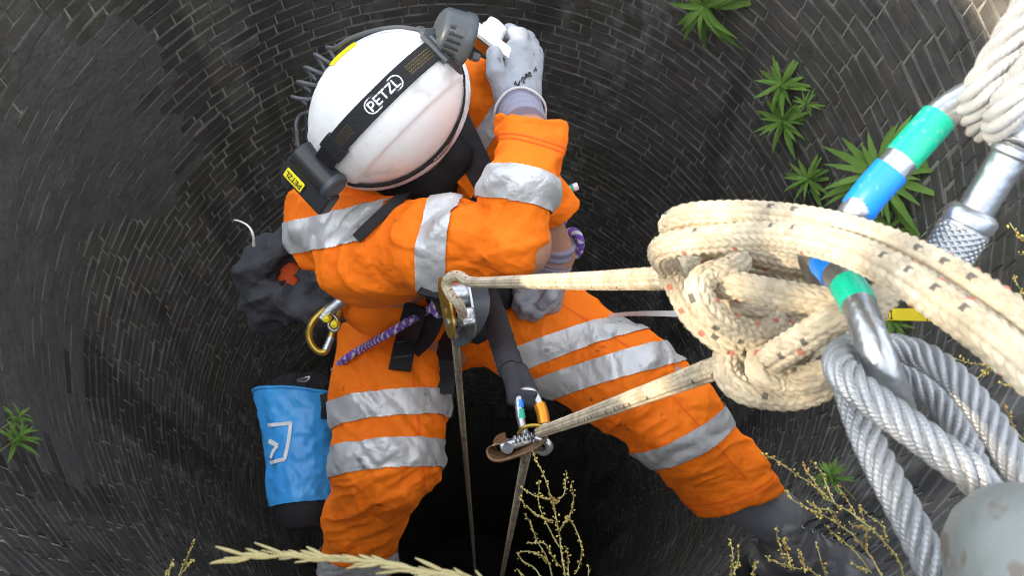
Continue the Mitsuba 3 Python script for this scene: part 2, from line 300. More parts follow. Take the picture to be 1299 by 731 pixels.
# ---------------------------------------------------------------- the shaft
def ring_sheet(zs, ns, rad):
    th = np.linspace(0, 2 * np.pi, ns, endpoint=False); zz, tt = np.meshgrid(zs, th, indexing='ij'); rr = rad(tt, zz)
    v = np.stack([rr * np.cos(tt), rr * np.sin(tt), zz], -1).reshape(-1, 3)
    i, j = np.meshgrid(np.arange(len(zs) - 1), np.arange(ns), indexing='ij'); j2 = (j + 1) % ns
    q = np.stack([i * ns + j, i * ns + j2, (i + 1) * ns + j2, (i + 1) * ns + j], -1).reshape(-1, 4)
    return mesh(v, np.vstack([q[:, [0, 1, 2]], q[:, [0, 2, 3]]]))
ZB = -13.0                                  # below this the single bricks are left to the material
def parge(tt, zz):                         # where an old coat of render is smeared over the bricks: 0 to 1
    a = np.mod(tt, 2 * np.pi); c = np.stack([a * 3.0, zz * 1.6, zz * 0], -1)
    w = meshkit.fbm(c, 4, 5) - .5
    m = 1 - np.clip((np.abs(zz + 3.55 + .25 * np.sin(a * 3)) - .42 + w * 1.5) / .16, 0, 1)
    return m * np.clip((a - 2.45 + w) / .15, 0, 1) * np.clip((4.0 - a - w) / .4, 0, 1)
def wall_r(tt, zz):
    c = np.stack([R * np.cos(tt), R * np.sin(tt), zz], -1)
    return R + .0050 - .002 * meshkit.fbm(c * 9, 2, 3) - parge(tt, zz) * (.0034 + .006 * (meshkit.fbm(c * 7, 3, 11) - .5) + .006 * (meshkit.fbm(c * 2.2, 2, 17) - .5))
wall = thing('shaft_wall', 'curved wall of blackened brick that lines the round shaft', 'wall')
add(wall, ring_sheet(np.r_[np.linspace(ZR, -7, 271), np.linspace(-7.06, ZB, 100)], 500, wall_r), 'm_mortar', True)
add(wall + '__deep_lining', ring_sheet(np.linspace(ZB + .02, -26, 60), 160, lambda t, z: R + .012 + 0 * z), 'm_deep', True)
def render_coat():
    zs, ns = np.arange(-2.6, -4.6, -.014), 420
    th = np.linspace(2.2, 4.3, ns); zz, tt = np.meshgrid(zs, th, indexing='ij'); pm = parge(tt, zz)
    rr = wall_r(tt, zz) - .0015 - .002 * meshkit.fbm(np.stack([tt * 20, zz * 12, zz * 0], -1), 3, 2)
    v = np.stack([rr * np.cos(tt), rr * np.sin(tt), zz], -1).reshape(-1, 3)
    i, j = np.meshgrid(np.arange(len(zs) - 1), np.arange(ns - 1), indexing='ij')
    q = np.stack([i * ns + j, i * ns + j + 1, (i + 1) * ns + j + 1, (i + 1) * ns + j], -1).reshape(-1, 4)
    q = q[pm.reshape(-1)[q].min(1) > .12]
    return mesh(v, np.vstack([q[:, [0, 1, 2]], q[:, [0, 2, 3]]]))
add(wall + '__render_coat', render_coat(), 'm_parge', True, label='smooth grey coat of old render smeared over the bricks')
def bricks():
    out = []; course = 0
    for z in np.arange(ZR - .0375, ZB, -.075):
        s = rng.uniform(0, .2); end = 2 * np.pi * R + s - .02; kind = rng.integers(0, 2); first = s
        while s < end:
            L = .215 if rng.random() < .62 else .1025
            if s + L > end: L = end - s
            if L < .03: out[-1] = (out[-1][0], end, z); break
            out.append((s, s + L, z)); s += L + .008
        course += 1
    v, f = [], []
    for s0, s1, z in out:
        h, c, dn = .0337, .004, .006
        jit = lambda: rng.normal(0, .0016)
        pr = np.clip(rng.normal(.0008, .0015), -.0012, .004); tilt = np.clip(rng.normal(0, .0008), -.0012, .0012); t2 = np.clip(rng.normal(0, .0007), -.0012, .0012)
        ring = [(s0, -h), (s1, -h), (s1, h), (s0, h)]; pts = []
        for lev in (0, 1, 2):
            for k, (s, y) in enumerate(ring):
                sg = (1 if k in (0, 3) else -1, 1 if k < 2 else -1); inset = c if lev == 2 else 0
                d = (-.03, pr - c, pr)[lev] + (tilt * (1 if k < 2 else -1) + t2 * (1 if k in (0, 3) else -1)) * (lev > 0)
                j = (jit(), jit()) if lev else (0, 0)
                ang = (s + sg[0] * inset + j[0]) / R; pts.append(((R - d) * math.cos(ang), (R - d) * math.sin(ang), z + y + sg[1] * inset + j[1]))
        v.append(pts); f.append([(s0 + s1) / 2 / R, z])
    q = []
    for l in (0, 4):
        for k in range(4): a, b = l + k, l + (k + 1) % 4; q += [(a, b, b + 4), (a, b + 4, a + 4)]
    q += [(8, 9, 10), (8, 10, 11)]
    return np.array(v), np.array(q)[:, ::-1], np.array(f)
BV, BF, BC = bricks()
fr = BV[:, 8:12]; cam_ = (fr - EYE) @ CAM; sc = np.stack([CX + F * cam_[..., 0] / cam_[..., 2], CY + F * cam_[..., 1] / cam_[..., 2]], -1)
area = .5 * np.abs(np.cross(sc[:, 2] - sc[:, 0], sc[:, 3] - sc[:, 1])); ctr = sc.mean(1)
facing = ((EYE - fr.mean(1)) * (-fr.mean(1) * [1, 1, 0])).sum(-1) > 0
shown = (cam_[..., 2].min(1) > .1) & facing & (ctr[:, 0] > 3) & (ctr[:, 0] < 1296) & (ctr[:, 1] > 3) & (ctr[:, 1] < 728)
hid = lambda x0, y0, x1, y1: (ctr[:, 0] > x0) & (ctr[:, 0] < x1) & (ctr[:, 1] > y0) & (ctr[:, 1] < y1)
for box_ in ((385, 40, 700, 400), (1080, 360, 1299, 470), (860, 270, 1090, 500), (1220, 0, 1299, 130), (1210, 600, 1299, 731), (1060, 460, 1200, 560), (1225, 130, 1299, 250)): shown &= ~hid(*box_)
order = np.argsort(-np.where(shown, area, 0))
single = order[:300]
smeared = parge(BC[:, 0], BC[:, 1]) > np.random.default_rng(3).uniform(.15, .95, len(BC))   # bricks that carry the old render on their faces
for i in single: add(wall + '__brick', mesh(BV[i], BF), 'm_parge' if smeared[i] else 'm_brick', False)
left = np.ones(len(BV), bool); left[single] = False
for sel, mt_, nm in ((left & ~smeared, 'm_brick', '__brickwork'), (left & smeared, 'm_parge', '__rendered_brickwork')):
    n_ = int(sel.sum()); add(wall + nm, mesh(BV[sel].reshape(-1, 3), (BF[None] + 12 * np.arange(n_)[:, None, None]).reshape(-1, 3)), mt_, False, kind='stuff')
add('shaft_floor', mesh(*(lambda t: (np.vstack([[0, 0, -26], np.stack([1.9 * np.cos(t), 1.9 * np.sin(t), -26 + 0 * t], 1)]), [[0, i + 1, (i + 1) % 48 + 1] for i in range(48)]))(np.linspace(0, 2 * np.pi, 48, endpoint=False))), 'm_black_print', False, kind='structure')
def ground():
    rs = np.r_[2.03, 2.05, 2.2, 2.5, 3, 4, 6, 9, 14, 25, 60]; th = np.linspace(0, 2 * np.pi, 96, endpoint=False); r, t = np.meshgrid(rs, th, indexing='ij')
    p = np.stack([r * np.cos(t), r * np.sin(t), 0 * r], -1); p[..., 2] = ZR - .02 + .05 * (meshkit.fbm(p * 1.5, 3, 4) - .5) * np.clip((r - 2.05) * 3, 0, 1)
    i, j = np.meshgrid(np.arange(len(rs) - 1), np.arange(96), indexing='ij'); j2 = (j + 1) % 96
    q = np.stack([i * 96 + j, (i + 1) * 96 + j, (i + 1) * 96 + j2, i * 96 + j2], -1).reshape(-1, 4)
    return mesh(p.reshape(-1, 3), np.vstack([q[:, [0, 1, 2]], q[:, [0, 2, 3]]]))
add('ground', ground(), 'm_ground', True, kind='structure')
def coping():
    ms = []
    for k in range(52):
        a0, a1 = 2 * np.pi * k / 52 + .003, 2 * np.pi * (k + 1) / 52 - .003; p = []
        for r in (R - .002, 2.02):
            for a in (a0, a1):
                for z in (ZR - .06, ZR + .006 * rng.random()): p.append((r * math.cos(a), r * math.sin(a), z))
        ms.append(trimesh.convex.convex_hull(np.array(p)))
    return cat(ms)
add(wall + '__coping', coping(), 'm_brick', False)
# ---------------------------------------------------------------- ropes, wires and karabiners close to the eye
def braid(a=.0005, r=.0055):
    def fn(u, th):
        c = th * 12 / (2 * np.pi); k = np.floor(c); f = c - k; sg = np.where(np.mod(k, 2) < 1, 1, -1)
        return a * (np.abs(np.sin(np.pi * (u / .0044 + sg * f * .6))) ** .7 * np.sin(np.pi * np.clip(f, 0, 1)) ** .5 * 1.6 - .8)
    return fn
def fine_rope(pts, r=.0058, step=.0007, a=.0008, closed=False):
    p = np.asarray(pts, float); L = np.linalg.norm(np.diff(spline(p, 200), axis=0), axis=1).sum(); q = spline(p, max(int(L / step), 8))
    return tube(q, r, 64, braid(a, r), uv=True)
def ropes(key, strands, bsdf='m_rope', r=.0058, step=.0007, **k):
    ms, uvs = [], []
    for s in strands:
        m, u = fine_rope(ats(s) if len(s[0]) == 3 else s, r, step); ms.append(m); uvs.append(u + [rng.uniform(0, 3), 0])
    return add(key, cat(ms), bsdf, True, uv=np.vstack(uvs), **k)
def fuzz(key, strands, r=.0058, n=2600, bsdf='m_rope'):
    """loose fibres standing off the worn rope"""
    V, Fc = [], []
    for s in strands:
        q = spline(ats(s), 300); t, a, b = frames(q)
        for _ in range(n // len(strands)):
            i = rng.integers(2, 298); th = rng.uniform(0, 6.28); d = math.cos(th) * a[i] + math.sin(th) * b[i]; o = q[i] + d * r * .98
            e = unit(d * rng.uniform(.3, 1) + t[i] * rng.normal(0, .8) + np.cross(t[i], d) * rng.normal(0, .7)); l = rng.uniform(.0006, .0020); w = np.cross(e, unit(rng.normal(size=3))) * .00007
            k = len(V); V += [o - w, o + w, o + e * l * .6 + w * .7 + d * .0002, o + e * l]; Fc += [(k, k + 1, k + 2), (k, k + 2, k + 3)]
    add(key, mesh(V, Fc), bsdf, False, uv=np.zeros((len(V), 2)) + [.3, .5], kind='stuff')

# rope A: carries the man; its double loop leaves to the anchor at the right
A1 = [(1345, 452, .245), (1270, 392, .262), (1200, 347, .285), (1120, 308, .315), (1040, 284, .345), (960, 273, .375), (890, 273, .395), (858, 280, .405), (853, 292, .42), (872, 306, .432), (930, 318, .437), (1000, 334, .43), (1050, 340, .42), (1100, 352, .41)]
A2 = [(1345, 505, .235), (1270, 440, .25), (1200, 388, .27), (1130, 342, .295), (1060, 312, .325), (980, 300, .36), (900, 304, .385), (850, 311, .40), (838, 322, .415), (848, 340, .43), (860, 365, .43), (880, 402, .425), (915, 432, .42), (950, 447, .425), (985, 440, .44), (1010, 425, .46)]
A3 = [(845, 352, .45), (868, 345, .455), (905, 336, .44), (935, 332, .43), (925, 345, .41), (896, 352, .405), (886, 370, .40), (903, 398, .40), (940, 420, .405), (972, 424, .41), (984, 408, .42), (975, 388, .43), (945, 372, .425), (915, 362, .43)]
A4 = [(905, 362, .42), (930, 362, .405), (980, 372, .395), (1040, 382, .385), (1085, 390, .38), (1120, 392, .38)]
A0 = [(600, 358.5, 1.06), (610, 358.5, 1.03), (640, 358, .91), (700, 357, .69), (760, 356, .565), (810, 354, .49), (848, 353, .45)]
A5 = [(905, 352, .445), (950, 346, .45), (1010, 352, .45), (1070, 366, .44)]
A8 = [(902, 374, .435), (932, 394, .425), (972, 399, .422), (1025, 396, .425), (1075, 402, .43)]
A7 = [(872, 330, .455), (878, 365, .445), (900, 402, .445), (938, 428, .44), (975, 436, .43), (1000, 424, .425), (1006, 404, .43), (992, 386, .44)]
A6 = [(880, 392, .46), (930, 398, .455), (985, 392, .455), (1040, 402, .45), (1085, 405, .44)]
rope_a = thing('climbing_rope', 'thick cream climbing rope holding the man, its double loop running to the right', 'rope')
ropes(rope_a, [A1, A2], label=labels[rope_a]['label'])
labels[rope_a + '__knot'] = {}
del labels[rope_a + '__knot']
ropes(rope_a + '__knot', [A3, A4, A5, A6, A7, A8], r=.0063)
ropes(rope_a + '__taut_length', [A0], r=.0057)
fuzz(rope_a + '__loose_fibres', [A1, A2, A3, A4])
# rope B: the second rope with its own knot below
B1 = [(915, 466, .455), (935, 458, .45), (945, 440, .44), (980, 418, .435), (1030, 405, .43), (1075, 412, .43)]
B2 = [(912, 440, .44), (928, 425, .435), (923, 448, .425), (925, 478, .42), (950, 497, .415), (1000, 503, .41), (1040, 492, .405), (1062, 470, .41), (1072, 446, .425), (1066, 420, .44)]
B3 = [(940, 420, .43), (975, 412, .425), (1005, 420, .42), (985, 440, .41), (966, 456, .405), (968, 474, .40), (995, 484, .40), (1030, 480, .395), (1050, 462, .40), (1056, 440, .42)]
B4 = [(975, 458, .405), (990, 448, .385), (1020, 430, .372), (1055, 408, .362), (1090, 388, .36), (1125, 372, .365)]
B5 = [(930, 452, .455), (975, 470, .45), (1030, 466, .45), (1070, 440, .45)]
B6 = [(950, 452, .43), (965, 432, .43), (1000, 462, .43), (1030, 450, .43)]
B0 = [(684, 549, 1.0), (735, 531, .79), (790, 511, .64), (850, 489, .54), (890, 474, .48), (922, 463, .45)]
rope_b = thing('climbing_rope', 'cream climbing rope slanting across the orange trouser leg to the rope grab', 'rope')
ropes(rope_b, [B0], r=.0057, label=labels[rope_b]['label'])
ropes(rope_b + '__knot', [B1, B2, B3, B4, B5, B6], r=.0065)
fuzz(rope_b + '__loose_fibres', [B1, B2, B3, B4, B0])
def hang(p, L, r, n=200): return tube(np.stack([p + np.array([.006 * math.sin(t * 3), .004 * math.sin(t * 5), -L * t]) for t in np.linspace(0, 1, n)]), r, 14, uv=True)
for k, p in ((rope_a, at(577, 424, 1.20)), (rope_b, at(668, 575, 1.02))):
    m, u = hang(p, 9.0, .0055); add(k + '__tail', m, 'm_rope_worn', True, uv=u, label='dirty brown tail of the rope hanging down into the dark')

def lobes(pitch=.038, r=.006, n=6):
    rc, rs = .667 * r, .334 * r
    def fn(u, th):
        d = np.mod(th - 2 * np.pi * u / pitch, 2 * np.pi / n) - np.pi / n
        return rc * np.cos(d) + np.sqrt(np.maximum(rs ** 2 - (rc * np.sin(d)) ** 2, 0)) - r
    return fn
def wires(key, strands, bsdf, r=.006, pitch=.038, **k):
    ms, uvs = [], []
    for s in strands:
        p = ats(s); L = np.linalg.norm(np.diff(spline(p, 200), axis=0), axis=1).sum(); q = spline(p, int(L / .0009))
        m, u = tube(q, r, 72, lobes(pitch, r), uv=True); ms.append(m); uvs.append(u)
    return add(key, cat(ms), bsdf, True, uv=np.vstack(uvs), **k)
w = thing('wire_sling', 'grey twisted steel wire sling looped through the lower karabiner beside the post', 'wire sling')
wires(w, [[(1275, 655, .285), (1235, 605, .285), (1190, 570, .29), (1130, 525, .30), (1085, 490, .31), (1064, 463, .325), (1075, 444, .345), (1115, 440, .362), (1160, 448, .362), (1205, 475, .35), (1250, 528, .335), (1290, 592, .32), (1330, 660, .31)],
          [(1215, 800, .29), (1180, 715, .295), (1140, 635, .305), (1105, 568, .32), (1084, 515, .335), (1077, 480, .35), (1095, 460, .372), (1140, 474, .385), (1185, 503, .38), (1218, 548, .37), (1236, 592, .36), (1255, 650, .35), (1290, 730, .34)]], 'm_wire', .0061, label=labels[w]['label'])
w2 = thing('wire_sling', 'sunlit pale steel wire sling wrapped round the end of the upper karabiner', 'wire sling')
wires(w2, [[(1345, -60, .285), (1310, 5, .295), (1275, 62, .305), (1246, 112, .315), (1238, 140, .33), (1250, 160, .345), (1275, 140, .36), (1310, 90, .36), (1350, 30, .355)],
           [(1375, -20, .28), (1340, 40, .288), (1305, 98, .298), (1277, 140, .308), (1270, 162, .322), (1282, 170, .34), (1305, 150, .352), (1345, 100, .352), (1390, 40, .35)]], 'm_wire_sunlit', .0066, .06, label=labels[w2]['label'])
def bar(l, r, n=80, sides=28, closed=False):
    p = spline(ats(l), n, closed); return tube(p, r, sides)
ka = thing('karabiner', 'large steel screwgate karabiner with green and blue tape, hung on the pale wire', 'karabiner')
KA = [(1232, 122, .335), (1212, 134, .335), (1190, 150, .335), (1163, 180, .335), (1135, 211, .336), (1107, 242, .338), (1080, 278, .342), (1070, 304, .35), (1080, 326, .36), (1110, 344, .365), (1150, 348, .365), (1182, 345, .355), (1202, 325, .34)]
add(ka, bar(KA, .0064), 'm_steel_zinc', True, label=labels[ka]['label'])
add(ka + '__tape', tube(spline(ats([(1190, 150, .335), (1163, 180, .335), (1144, 201, .3357)]), 30), .0069, 28), 'm_tape_green', 40, label='green tape band on the steel')
add(ka + '__tape', tube(spline(ats([(1131, 215.5, .336), (1107, 242, .338), (1088, 267, .341)]), 30), .0069, 28), 'm_tape_blue', 40, label='blue tape band on the steel')
g0, g1 = at(1194, 338, .335), at(1296, 172, .318); gd = unit(g1 - g0); gl = np.linalg.norm(g1 - g0)
add(ka + '__gate', lathe([(.012, .003), (.012, .0066), (gl * .84, .0064), (gl * .86, .0072), (gl * .90, .0072), (gl * .93, .006), (gl * .93, .002)], g0, gd, 40), 'm_steel_zinc', 35)
def knurl(z, th): return .00035 * np.maximum(np.sin(th * 15 + z * 2600), np.sin(th * 15 - z * 2600)) * ((z > .004) & (z < .0165))
prof = [(0, .004), (0, .0078), (.0015, .0089)] + [(z, .0091) for z in np.linspace(.003, .0175, 60)] + [(.018, .0096), (.0215, .0097), (.0228, .0088), (.024, .0070)]
add(ka + '__sleeve', lathe(prof, g0, gd, 180, knurl), 'm_steel_zinc', 40, label='knurled locking sleeve')
add(ka + '__hinge_end', bar([(1288, 186, .318), (1303, 158, .318), (1306, 136, .322), (1290, 121, .328), (1262, 116, .333), (1232, 122, .335)], .0068), 'm_steel_zinc', True)
kb = thing('karabiner', 'steel karabiner with blue and green tape through the knot and the grey wire', 'karabiner')
KB = [(1038, 322, .372), (1050, 336, .362), (1066, 352, .352), (1085, 378, .34), (1100, 415, .328), (1115, 455, .322), (1130, 492, .326), (1140, 520, .342), (1140, 528, .365), (1125, 510, .385), (1100, 460, .40), (1070, 400, .412), (1040, 350, .41), (1030, 325, .395)]
add(kb, tube(spline(ats(KB), 140, True), .0063, 28, cap=False), 'm_steel_zinc', True, label=labels[kb]['label'])
add(kb + '__tape', tube(spline(ats([(1047, 333, .3645), (1056, 342, .358), (1061, 347, .355)]), 20), .0068, 28), 'm_tape_blue', 40, label='blue tape band on the steel')
add(kb + '__tape', tube(spline(ats([(1074, 361, .3465), (1085, 378, .34), (1089, 387, .337)]), 20), .0068, 28), 'm_tape_green', 40, label='green tape band on the steel')
po = thing('steel_post', 'blunt grey-green end of a steel anchor post at the lower right corner', 'post')
p0, p1 = at(1292, 700, .262), at(1330, 900, .235); pd = unit(p1 - p0)
add(po, lathe([(-.0205, .0001), (-.0195, .0055), (-.0165, .0115), (-.011, .0172), (-.004, .0205), (.004, .0212), (.10, .0212), (.10, .001)], p0, pd, 64), 'm_post', 40, label=labels[po]['label'])
# measuring tape that runs behind the knots
mt = thing('measuring_tape', 'thin yellow and white measuring tape stretched behind the knotted ropes', 'tape')
tp = ats([(752, 404, 1.74), (797, 398.5, 1.55), (880, 398.5, 1.0), (1000, 399, .72), (1110, 399, .58), (1200, 400, .50), (1345, 402, .43)])
tq = spline(tp, 60)
tv = np.linspace(0, 1, 60)[:, None]; upv = np.array([-RIGHT for t in tv[:, 0]])
sp_ = int(np.argmin(np.abs(((tq - EYE) @ RIGHT) / ((tq - EYE) @ FWD) * F + CX - 960)))
add(mt, ribbon(tq[sp_:], .0075, .0005, upv[sp_:]), 'm_yellow_tape', 20, label=labels[mt]['label'])
add(mt + '__white_end', ribbon(tq[:sp_ + 1], .0075, .0005, upv[:sp_ + 1]), 'm_white_print', 20)
def mark(txt, c, h):
    t_ = unit(tq[40] - tq[39]); n_ = -RIGHT; n_ = unit(n_ - t_ * (n_ @ t_)); y_ = np.cross(n_, t_)
    m = meshkit.text_mesh(txt, h, .0002); m.apply_translation([-m.bounds[:, 0].mean(), -h / 2, 0]); v = m.vertices; m.vertices = c + v[:, :1] * t_ + v[:, 1:2] * y_ + (v[:, 2:] + .0004) * n_; return m
i31 = np.argmin(np.linalg.norm(tq - at(1125, 399, .565), axis=1))
add(mt + '__print', cat([mark('31', tq[i31], .006)] + [mark('|', tq[j], .0045) for j in range(sp_ + 2, 60, 2) if abs(j - i31) > 1]), 'm_black_print', False, label='black numerals 31 and tick marks', kind='stuff')
# ---------------------------------------------------------------- leafy bush on the rim, out of view, placed to shade the near wires and ropes
def blade(root, d, nrm, L, W, bend, fold=.25, n=7):
    """one lance-shaped leaf"""
    d = unit(d); nrm = unit(nrm - d * (nrm @ d)); s = np.cross(d, nrm); v = []
    for i in range(n):
        t = i / (n - 1); w = W * .5 * math.sin(math.pi * min(t * .92 + .06, 1)) ** .8 * (1 - .35 * t); c = root + d * L * t + nrm * (L * .10 * math.sin(t * 2.2) - bend * L * t * t)
        v += [c - s * w + nrm * fold * w, c, c + s * w + nrm * fold * w]
    f = []
    for i in range(n - 1):
        for k in (0, 1): a = 3 * i + k; f += [(a, a + 1, a + 4), (a, a + 4, a + 3)]
    return mesh(v, f)
def unseen_rim_bush(key, c, size, n, seed):
    g = np.random.default_rng(seed); ms = []; st = []
    for i in range(n):
        p = g.normal(size=3) * size * .42; p[2] = abs(p[2]) * 1.5; d = unit(g.normal(size=3) + [0, 0, .5]); b = c + p
        ms.append(blade(b, d, np.array([0, 0, 1]) + g.normal(size=3) * .3, g.uniform(.05, .10), g.uniform(.018, .032), .3))
        if i % 12 == 0: q = c + p * [.25, .25, 0]; q[2] = ZR - .03; st.append(tube(spline([q, (q + b) / 2 + g.normal(size=3) * .02, b], 10), np.linspace(.004, .0015, 10), 5))
    m = cat(ms); add(key + '__leaves', m, 'm_leaf', True, uv=np.repeat(np.arange(len(ms)), 21)[:, None] * [1, 0], kind='stuff'); add(key + '__stems', cat(st), 'm_stem_green', True, kind='stuff')
b_ = thing('unseen_shade_bush', 'leafy green bush out of view behind the viewpoint, placed to shade the near wires and ropes', 'bush')
unseen_rim_bush(b_, np.array([-.36, -2.06, .02]), .20, 700, 3)
# ---------------------------------------------------------------- the man
HH = dict(neck=at(505, 225, 1.46), pelv=at(560, 400, 1.80), rsh=at(432, 292, 1.43), rel=at(660, 312, 1.20), rwr=at(668, 168, 1.30), lsh=at(616, 150, 1.50), lel=at(664, 218, 1.48), lwr=at(706, 322, 1.60),
          rhip=at(510, 410, 1.82), rkn=at(490, 588, 1.66), rank=at(452, 745, 1.98), lhip=at(628, 385, 1.80), lkn=at(838, 492, 1.66), lank=at(985, 662, 1.86), chest=at(500, 300, 1.56))
J = HH
def body():
    s = Field(np.min(list(J.values()), 0) - .22, np.max(list(J.values()), 0) + .22, .008)
    hc = at(520, 165, 1.34); s.ell(hc, np.stack([cv(.7, .7, 0), cv(.7, -.7, .1), cv(-.2, -.35, -.9)], 1), (.066, .086, .11), .01)
    s.cone(hc + cv(.7, -.7, .4) * .085, hc + cv(.7, -.7, .5) * .098, .014, .012, .012)       # nose
    for e in (-1, 1): s.cone(hc + cv(.7, .7, .6) * .072 * e, hc + cv(.7, .7, .8) * .076 * e, .016, .014, .006)   # ears
    s.cone(hc, J['neck'], .055, .06); s.cone(J['neck'], J['chest'], .07, .11, .03); s.cone(J['chest'], J['pelv'], .11, .11, .03)
    for a, b, c in (('rsh', 'rel', 'rwr'), ('lsh', 'lel', 'lwr')):
        s.cone(J['chest'], J[a], .08, .05); s.cone(J[a], J[b], .046, .038); s.cone(J[b], J[c], .038, .031)
    s.cone(J['rwr'], at(657, 138, 1.345), .031, .029); s.cone(J['lwr'], at(696, 350, 1.62), .03, .03)
    for a, b, c in (('rhip', 'rkn', 'rank'), ('lhip', 'lkn', 'lank')):
        s.cone(J['pelv'], J[a], .1, .075); s.cone(J[a], J[b], .075, .052); s.cone(J[b], J[c], .052, .036)
    return s.skin(3)
man = thing('person', 'man in orange overalls and white helmet hanging on ropes in the shaft, raising one hand', 'person')
add(man, body(), 'm_skin', True, label=labels[man]['label'])
def coverall():
    s = Field(np.min(list(J.values()), 0) - .2, np.max(list(J.values()), 0) + .2, .0036)
    k = .035
    # trunk: back, chest, belly, seat
    s.cone(at(515, 262, 1.53), at(545, 345, 1.70), .125, .125, k); s.cone(J['rsh'] + cv(.3, .2, .7) * .05, J['lsh'] + cv(-.3, .3, .5) * .05, .074, .08, k)
    s.cone(at(545, 345, 1.70), at(562, 395, 1.84), .125, .13, k); s.cone(at(476, 384, 1.61), at(520, 350, 1.62), .062, .09, .03)
    # right sleeve, across the chest
    s.cone(at(432, 292, 1.43), at(475, 318, 1.375), .080, .080, k); s.cone(at(475, 318, 1.375), at(556, 312, 1.275), .080, .060, .03); s.cone(at(556, 312, 1.275), at(648, 306, 1.20), .060, .052, .03)
    s.cone(at(652, 302, 1.19), at(662, 240, 1.19), .052, .0455, .012); s.cone(at(662, 240, 1.195), at(675, 136, 1.30), .0455, .0500, .02)
    # left sleeve behind it
    s.cone(J['lsh'] + cv(-.2, .2, .6) * .02, at(640, 180, 1.49), .072, .07, k); s.cone(at(600, 118, 1.46), at(625, 160, 1.48), .058, .06, k)
    s.cone(at(640, 180, 1.49), J['lel'], .062, .050, .03); s.cone(J['lel'], at(716, 282, 1.55), .050, .043, .025)
    # right leg
    s.cone(J['rhip'], at(492, 500, 1.745), .108, .112, k); s.cone(at(497, 500, 1.745), at(492, 578, 1.675), .108, .098, k); s.cone(at(520, 585, 1.69), at(534, 592, 1.72), .058, .045, .03)
    s.cone(at(486, 590, 1.68), at(462, 655, 1.79), .090, .078, .03); s.cone(at(462, 655, 1.79), at(452, 715, 1.91), .078, .080, .025); s.cone(at(462, 425, 1.76), at(478, 470, 1.74), .055, .075, .02)
    # left leg
    s.cone(J['lhip'], at(688, 420, 1.75), .120, .112, k); s.cone(at(688, 420, 1.75), at(792, 484, 1.675), .108, .096, k); s.cone(at(792, 484, 1.675), at(850, 532, 1.68), .096, .088, .03)
    s.cone(at(850, 532, 1.68), at(918, 606, 1.76), .088, .088, .03); s.cone(at(918, 606, 1.76), at(960, 668, 1.86), .088, .086, .02)
    # cuffs and hems: cut square and hollow
    for p, n, rd, q in ((at(674, 152, 1.27), cv(.16, -.95, -.08), .115, .038), (at(711, 272, 1.535), cv(.55, .70, .45), .085, .034), (at(911, 647, 1.79), cv(.27, .87, -.15), .34, .060), (at(449, 737, 1.965), cv(-.1, .6, .7), .14, .062)):
        s.chop(p, n, rd); s.cone(p - unit(n) * .03, p + unit(n) * .05, q, q, .004, True)
    m = s.skin(2); v, nn = np.array(m.vertices), vnorm(m)
    # folds: ridges that run aslant round each limb, deepest near the joints
    d = np.zeros(len(v))
    limbs = [(at(432, 290, 1.43), at(652, 298, 1.19), .5, 1.35), (at(655, 298, 1.19), at(668, 172, 1.265), -.4, .6), (J['lsh'], J['lel'], .4, .8), (J['lel'], J['lwr'], .3, .6), (J['rhip'], J['rkn'], 1.0, .75), (J['rkn'], J['rank'], 1.3, .85),
             (J['lhip'], J['lkn'], -.55, .7), (J['lkn'], J['lank'], .7, .8), (at(515, 262, 1.53), at(562, 395, 1.84), 1.2, .8)]
    W = np.zeros(len(v)) + 1e-9
    for q, (a, b, sl, amp) in enumerate(limbs):
        ax = b - a; L = np.linalg.norm(ax); ax = ax / L; e1 = unit(np.cross(ax, [.2, .9, .4])); e2 = np.cross(ax, e1); r = v - a; t = r @ ax; x, y = r @ e1, r @ e2
        rad = np.sqrt(x * x + y * y); tc = np.clip(t, 0, L); dist = np.sqrt(rad ** 2 + (t - tc) ** 2); w = np.exp(-(dist / .10) ** 3)
        wob = meshkit.fbm(v * 9 + q * 7, 2, 4) - .5
        p = np.stack([(t + sl * (x + .6 * y) + .07 * wob) * 17, x * 8 + 1.5 * wob, y * 8 + 40 * q], 1)
        jn = .45 + .75 * np.exp(-((t - L) / .09) ** 2) + .55 * np.exp(-(t / .10) ** 2)
        rg = ridged(p, 5 + q, 2); bl = np.abs(2 * meshkit.noise(p * .8 + 3.3, 60 + q) - 1); b2 = np.abs(2 * meshkit.noise(p * 1.7 + 9.1, 80 + q) - 1)
        d += w * amp * jn * (.016 * (np.clip((rg - .5) * 2.1, 0, 1) ** 1.5 - .16) + .019 * (np.minimum(bl, .75) - .42) + .008 * (np.minimum(b2, .7) - .4)); W += w
    d /= np.maximum(W, .35)
    d += .006 * (meshkit.fbm(v * 15, 3, 31) - .5)
    return mesh(v + nn * d[:, None], m.faces)
suit = coverall()
cov = man + '__overalls'
add(cov, suit, 'm_orange', True, label='orange hi-vis overalls with grey reflective bands')
def in_px(p):
    q = (np.asarray(p) - EYE) @ CAM; return np.stack([CX + F * q[:, 0] / q[:, 2], CY + F * q[:, 1] / q[:, 2], q[:, 2]], 1)
def conform(m, rad=4.5):                   # gives on(): the point of a body's surface that shows there, lifted off it
    p = in_px(m.vertices)[((EYE - m.vertices) * vnorm(m)).sum(1) > 0]; tree = cKDTree(p[:, :2])
    def on(px, py, lift=.004, behind=0.):
        i = [k for k in tree.query_ball_point((px, py), rad) if p[k, 2] > behind]
        if not i: i = [k for k in tree.query((px, py), 400)[1] if p[k, 2] > behind][:6] or tree.query((px, py), 8)[1]
        return at(px, py, p[i, 2].min() - lift)
    return on
on = conform(suit)
def lay(l, n=24, lift=.004, behind=0.): return spline(np.array([on(x, y, lift, behind) for x, y in spline(np.array(l, float), max(6, len(l) * 3))]), n)
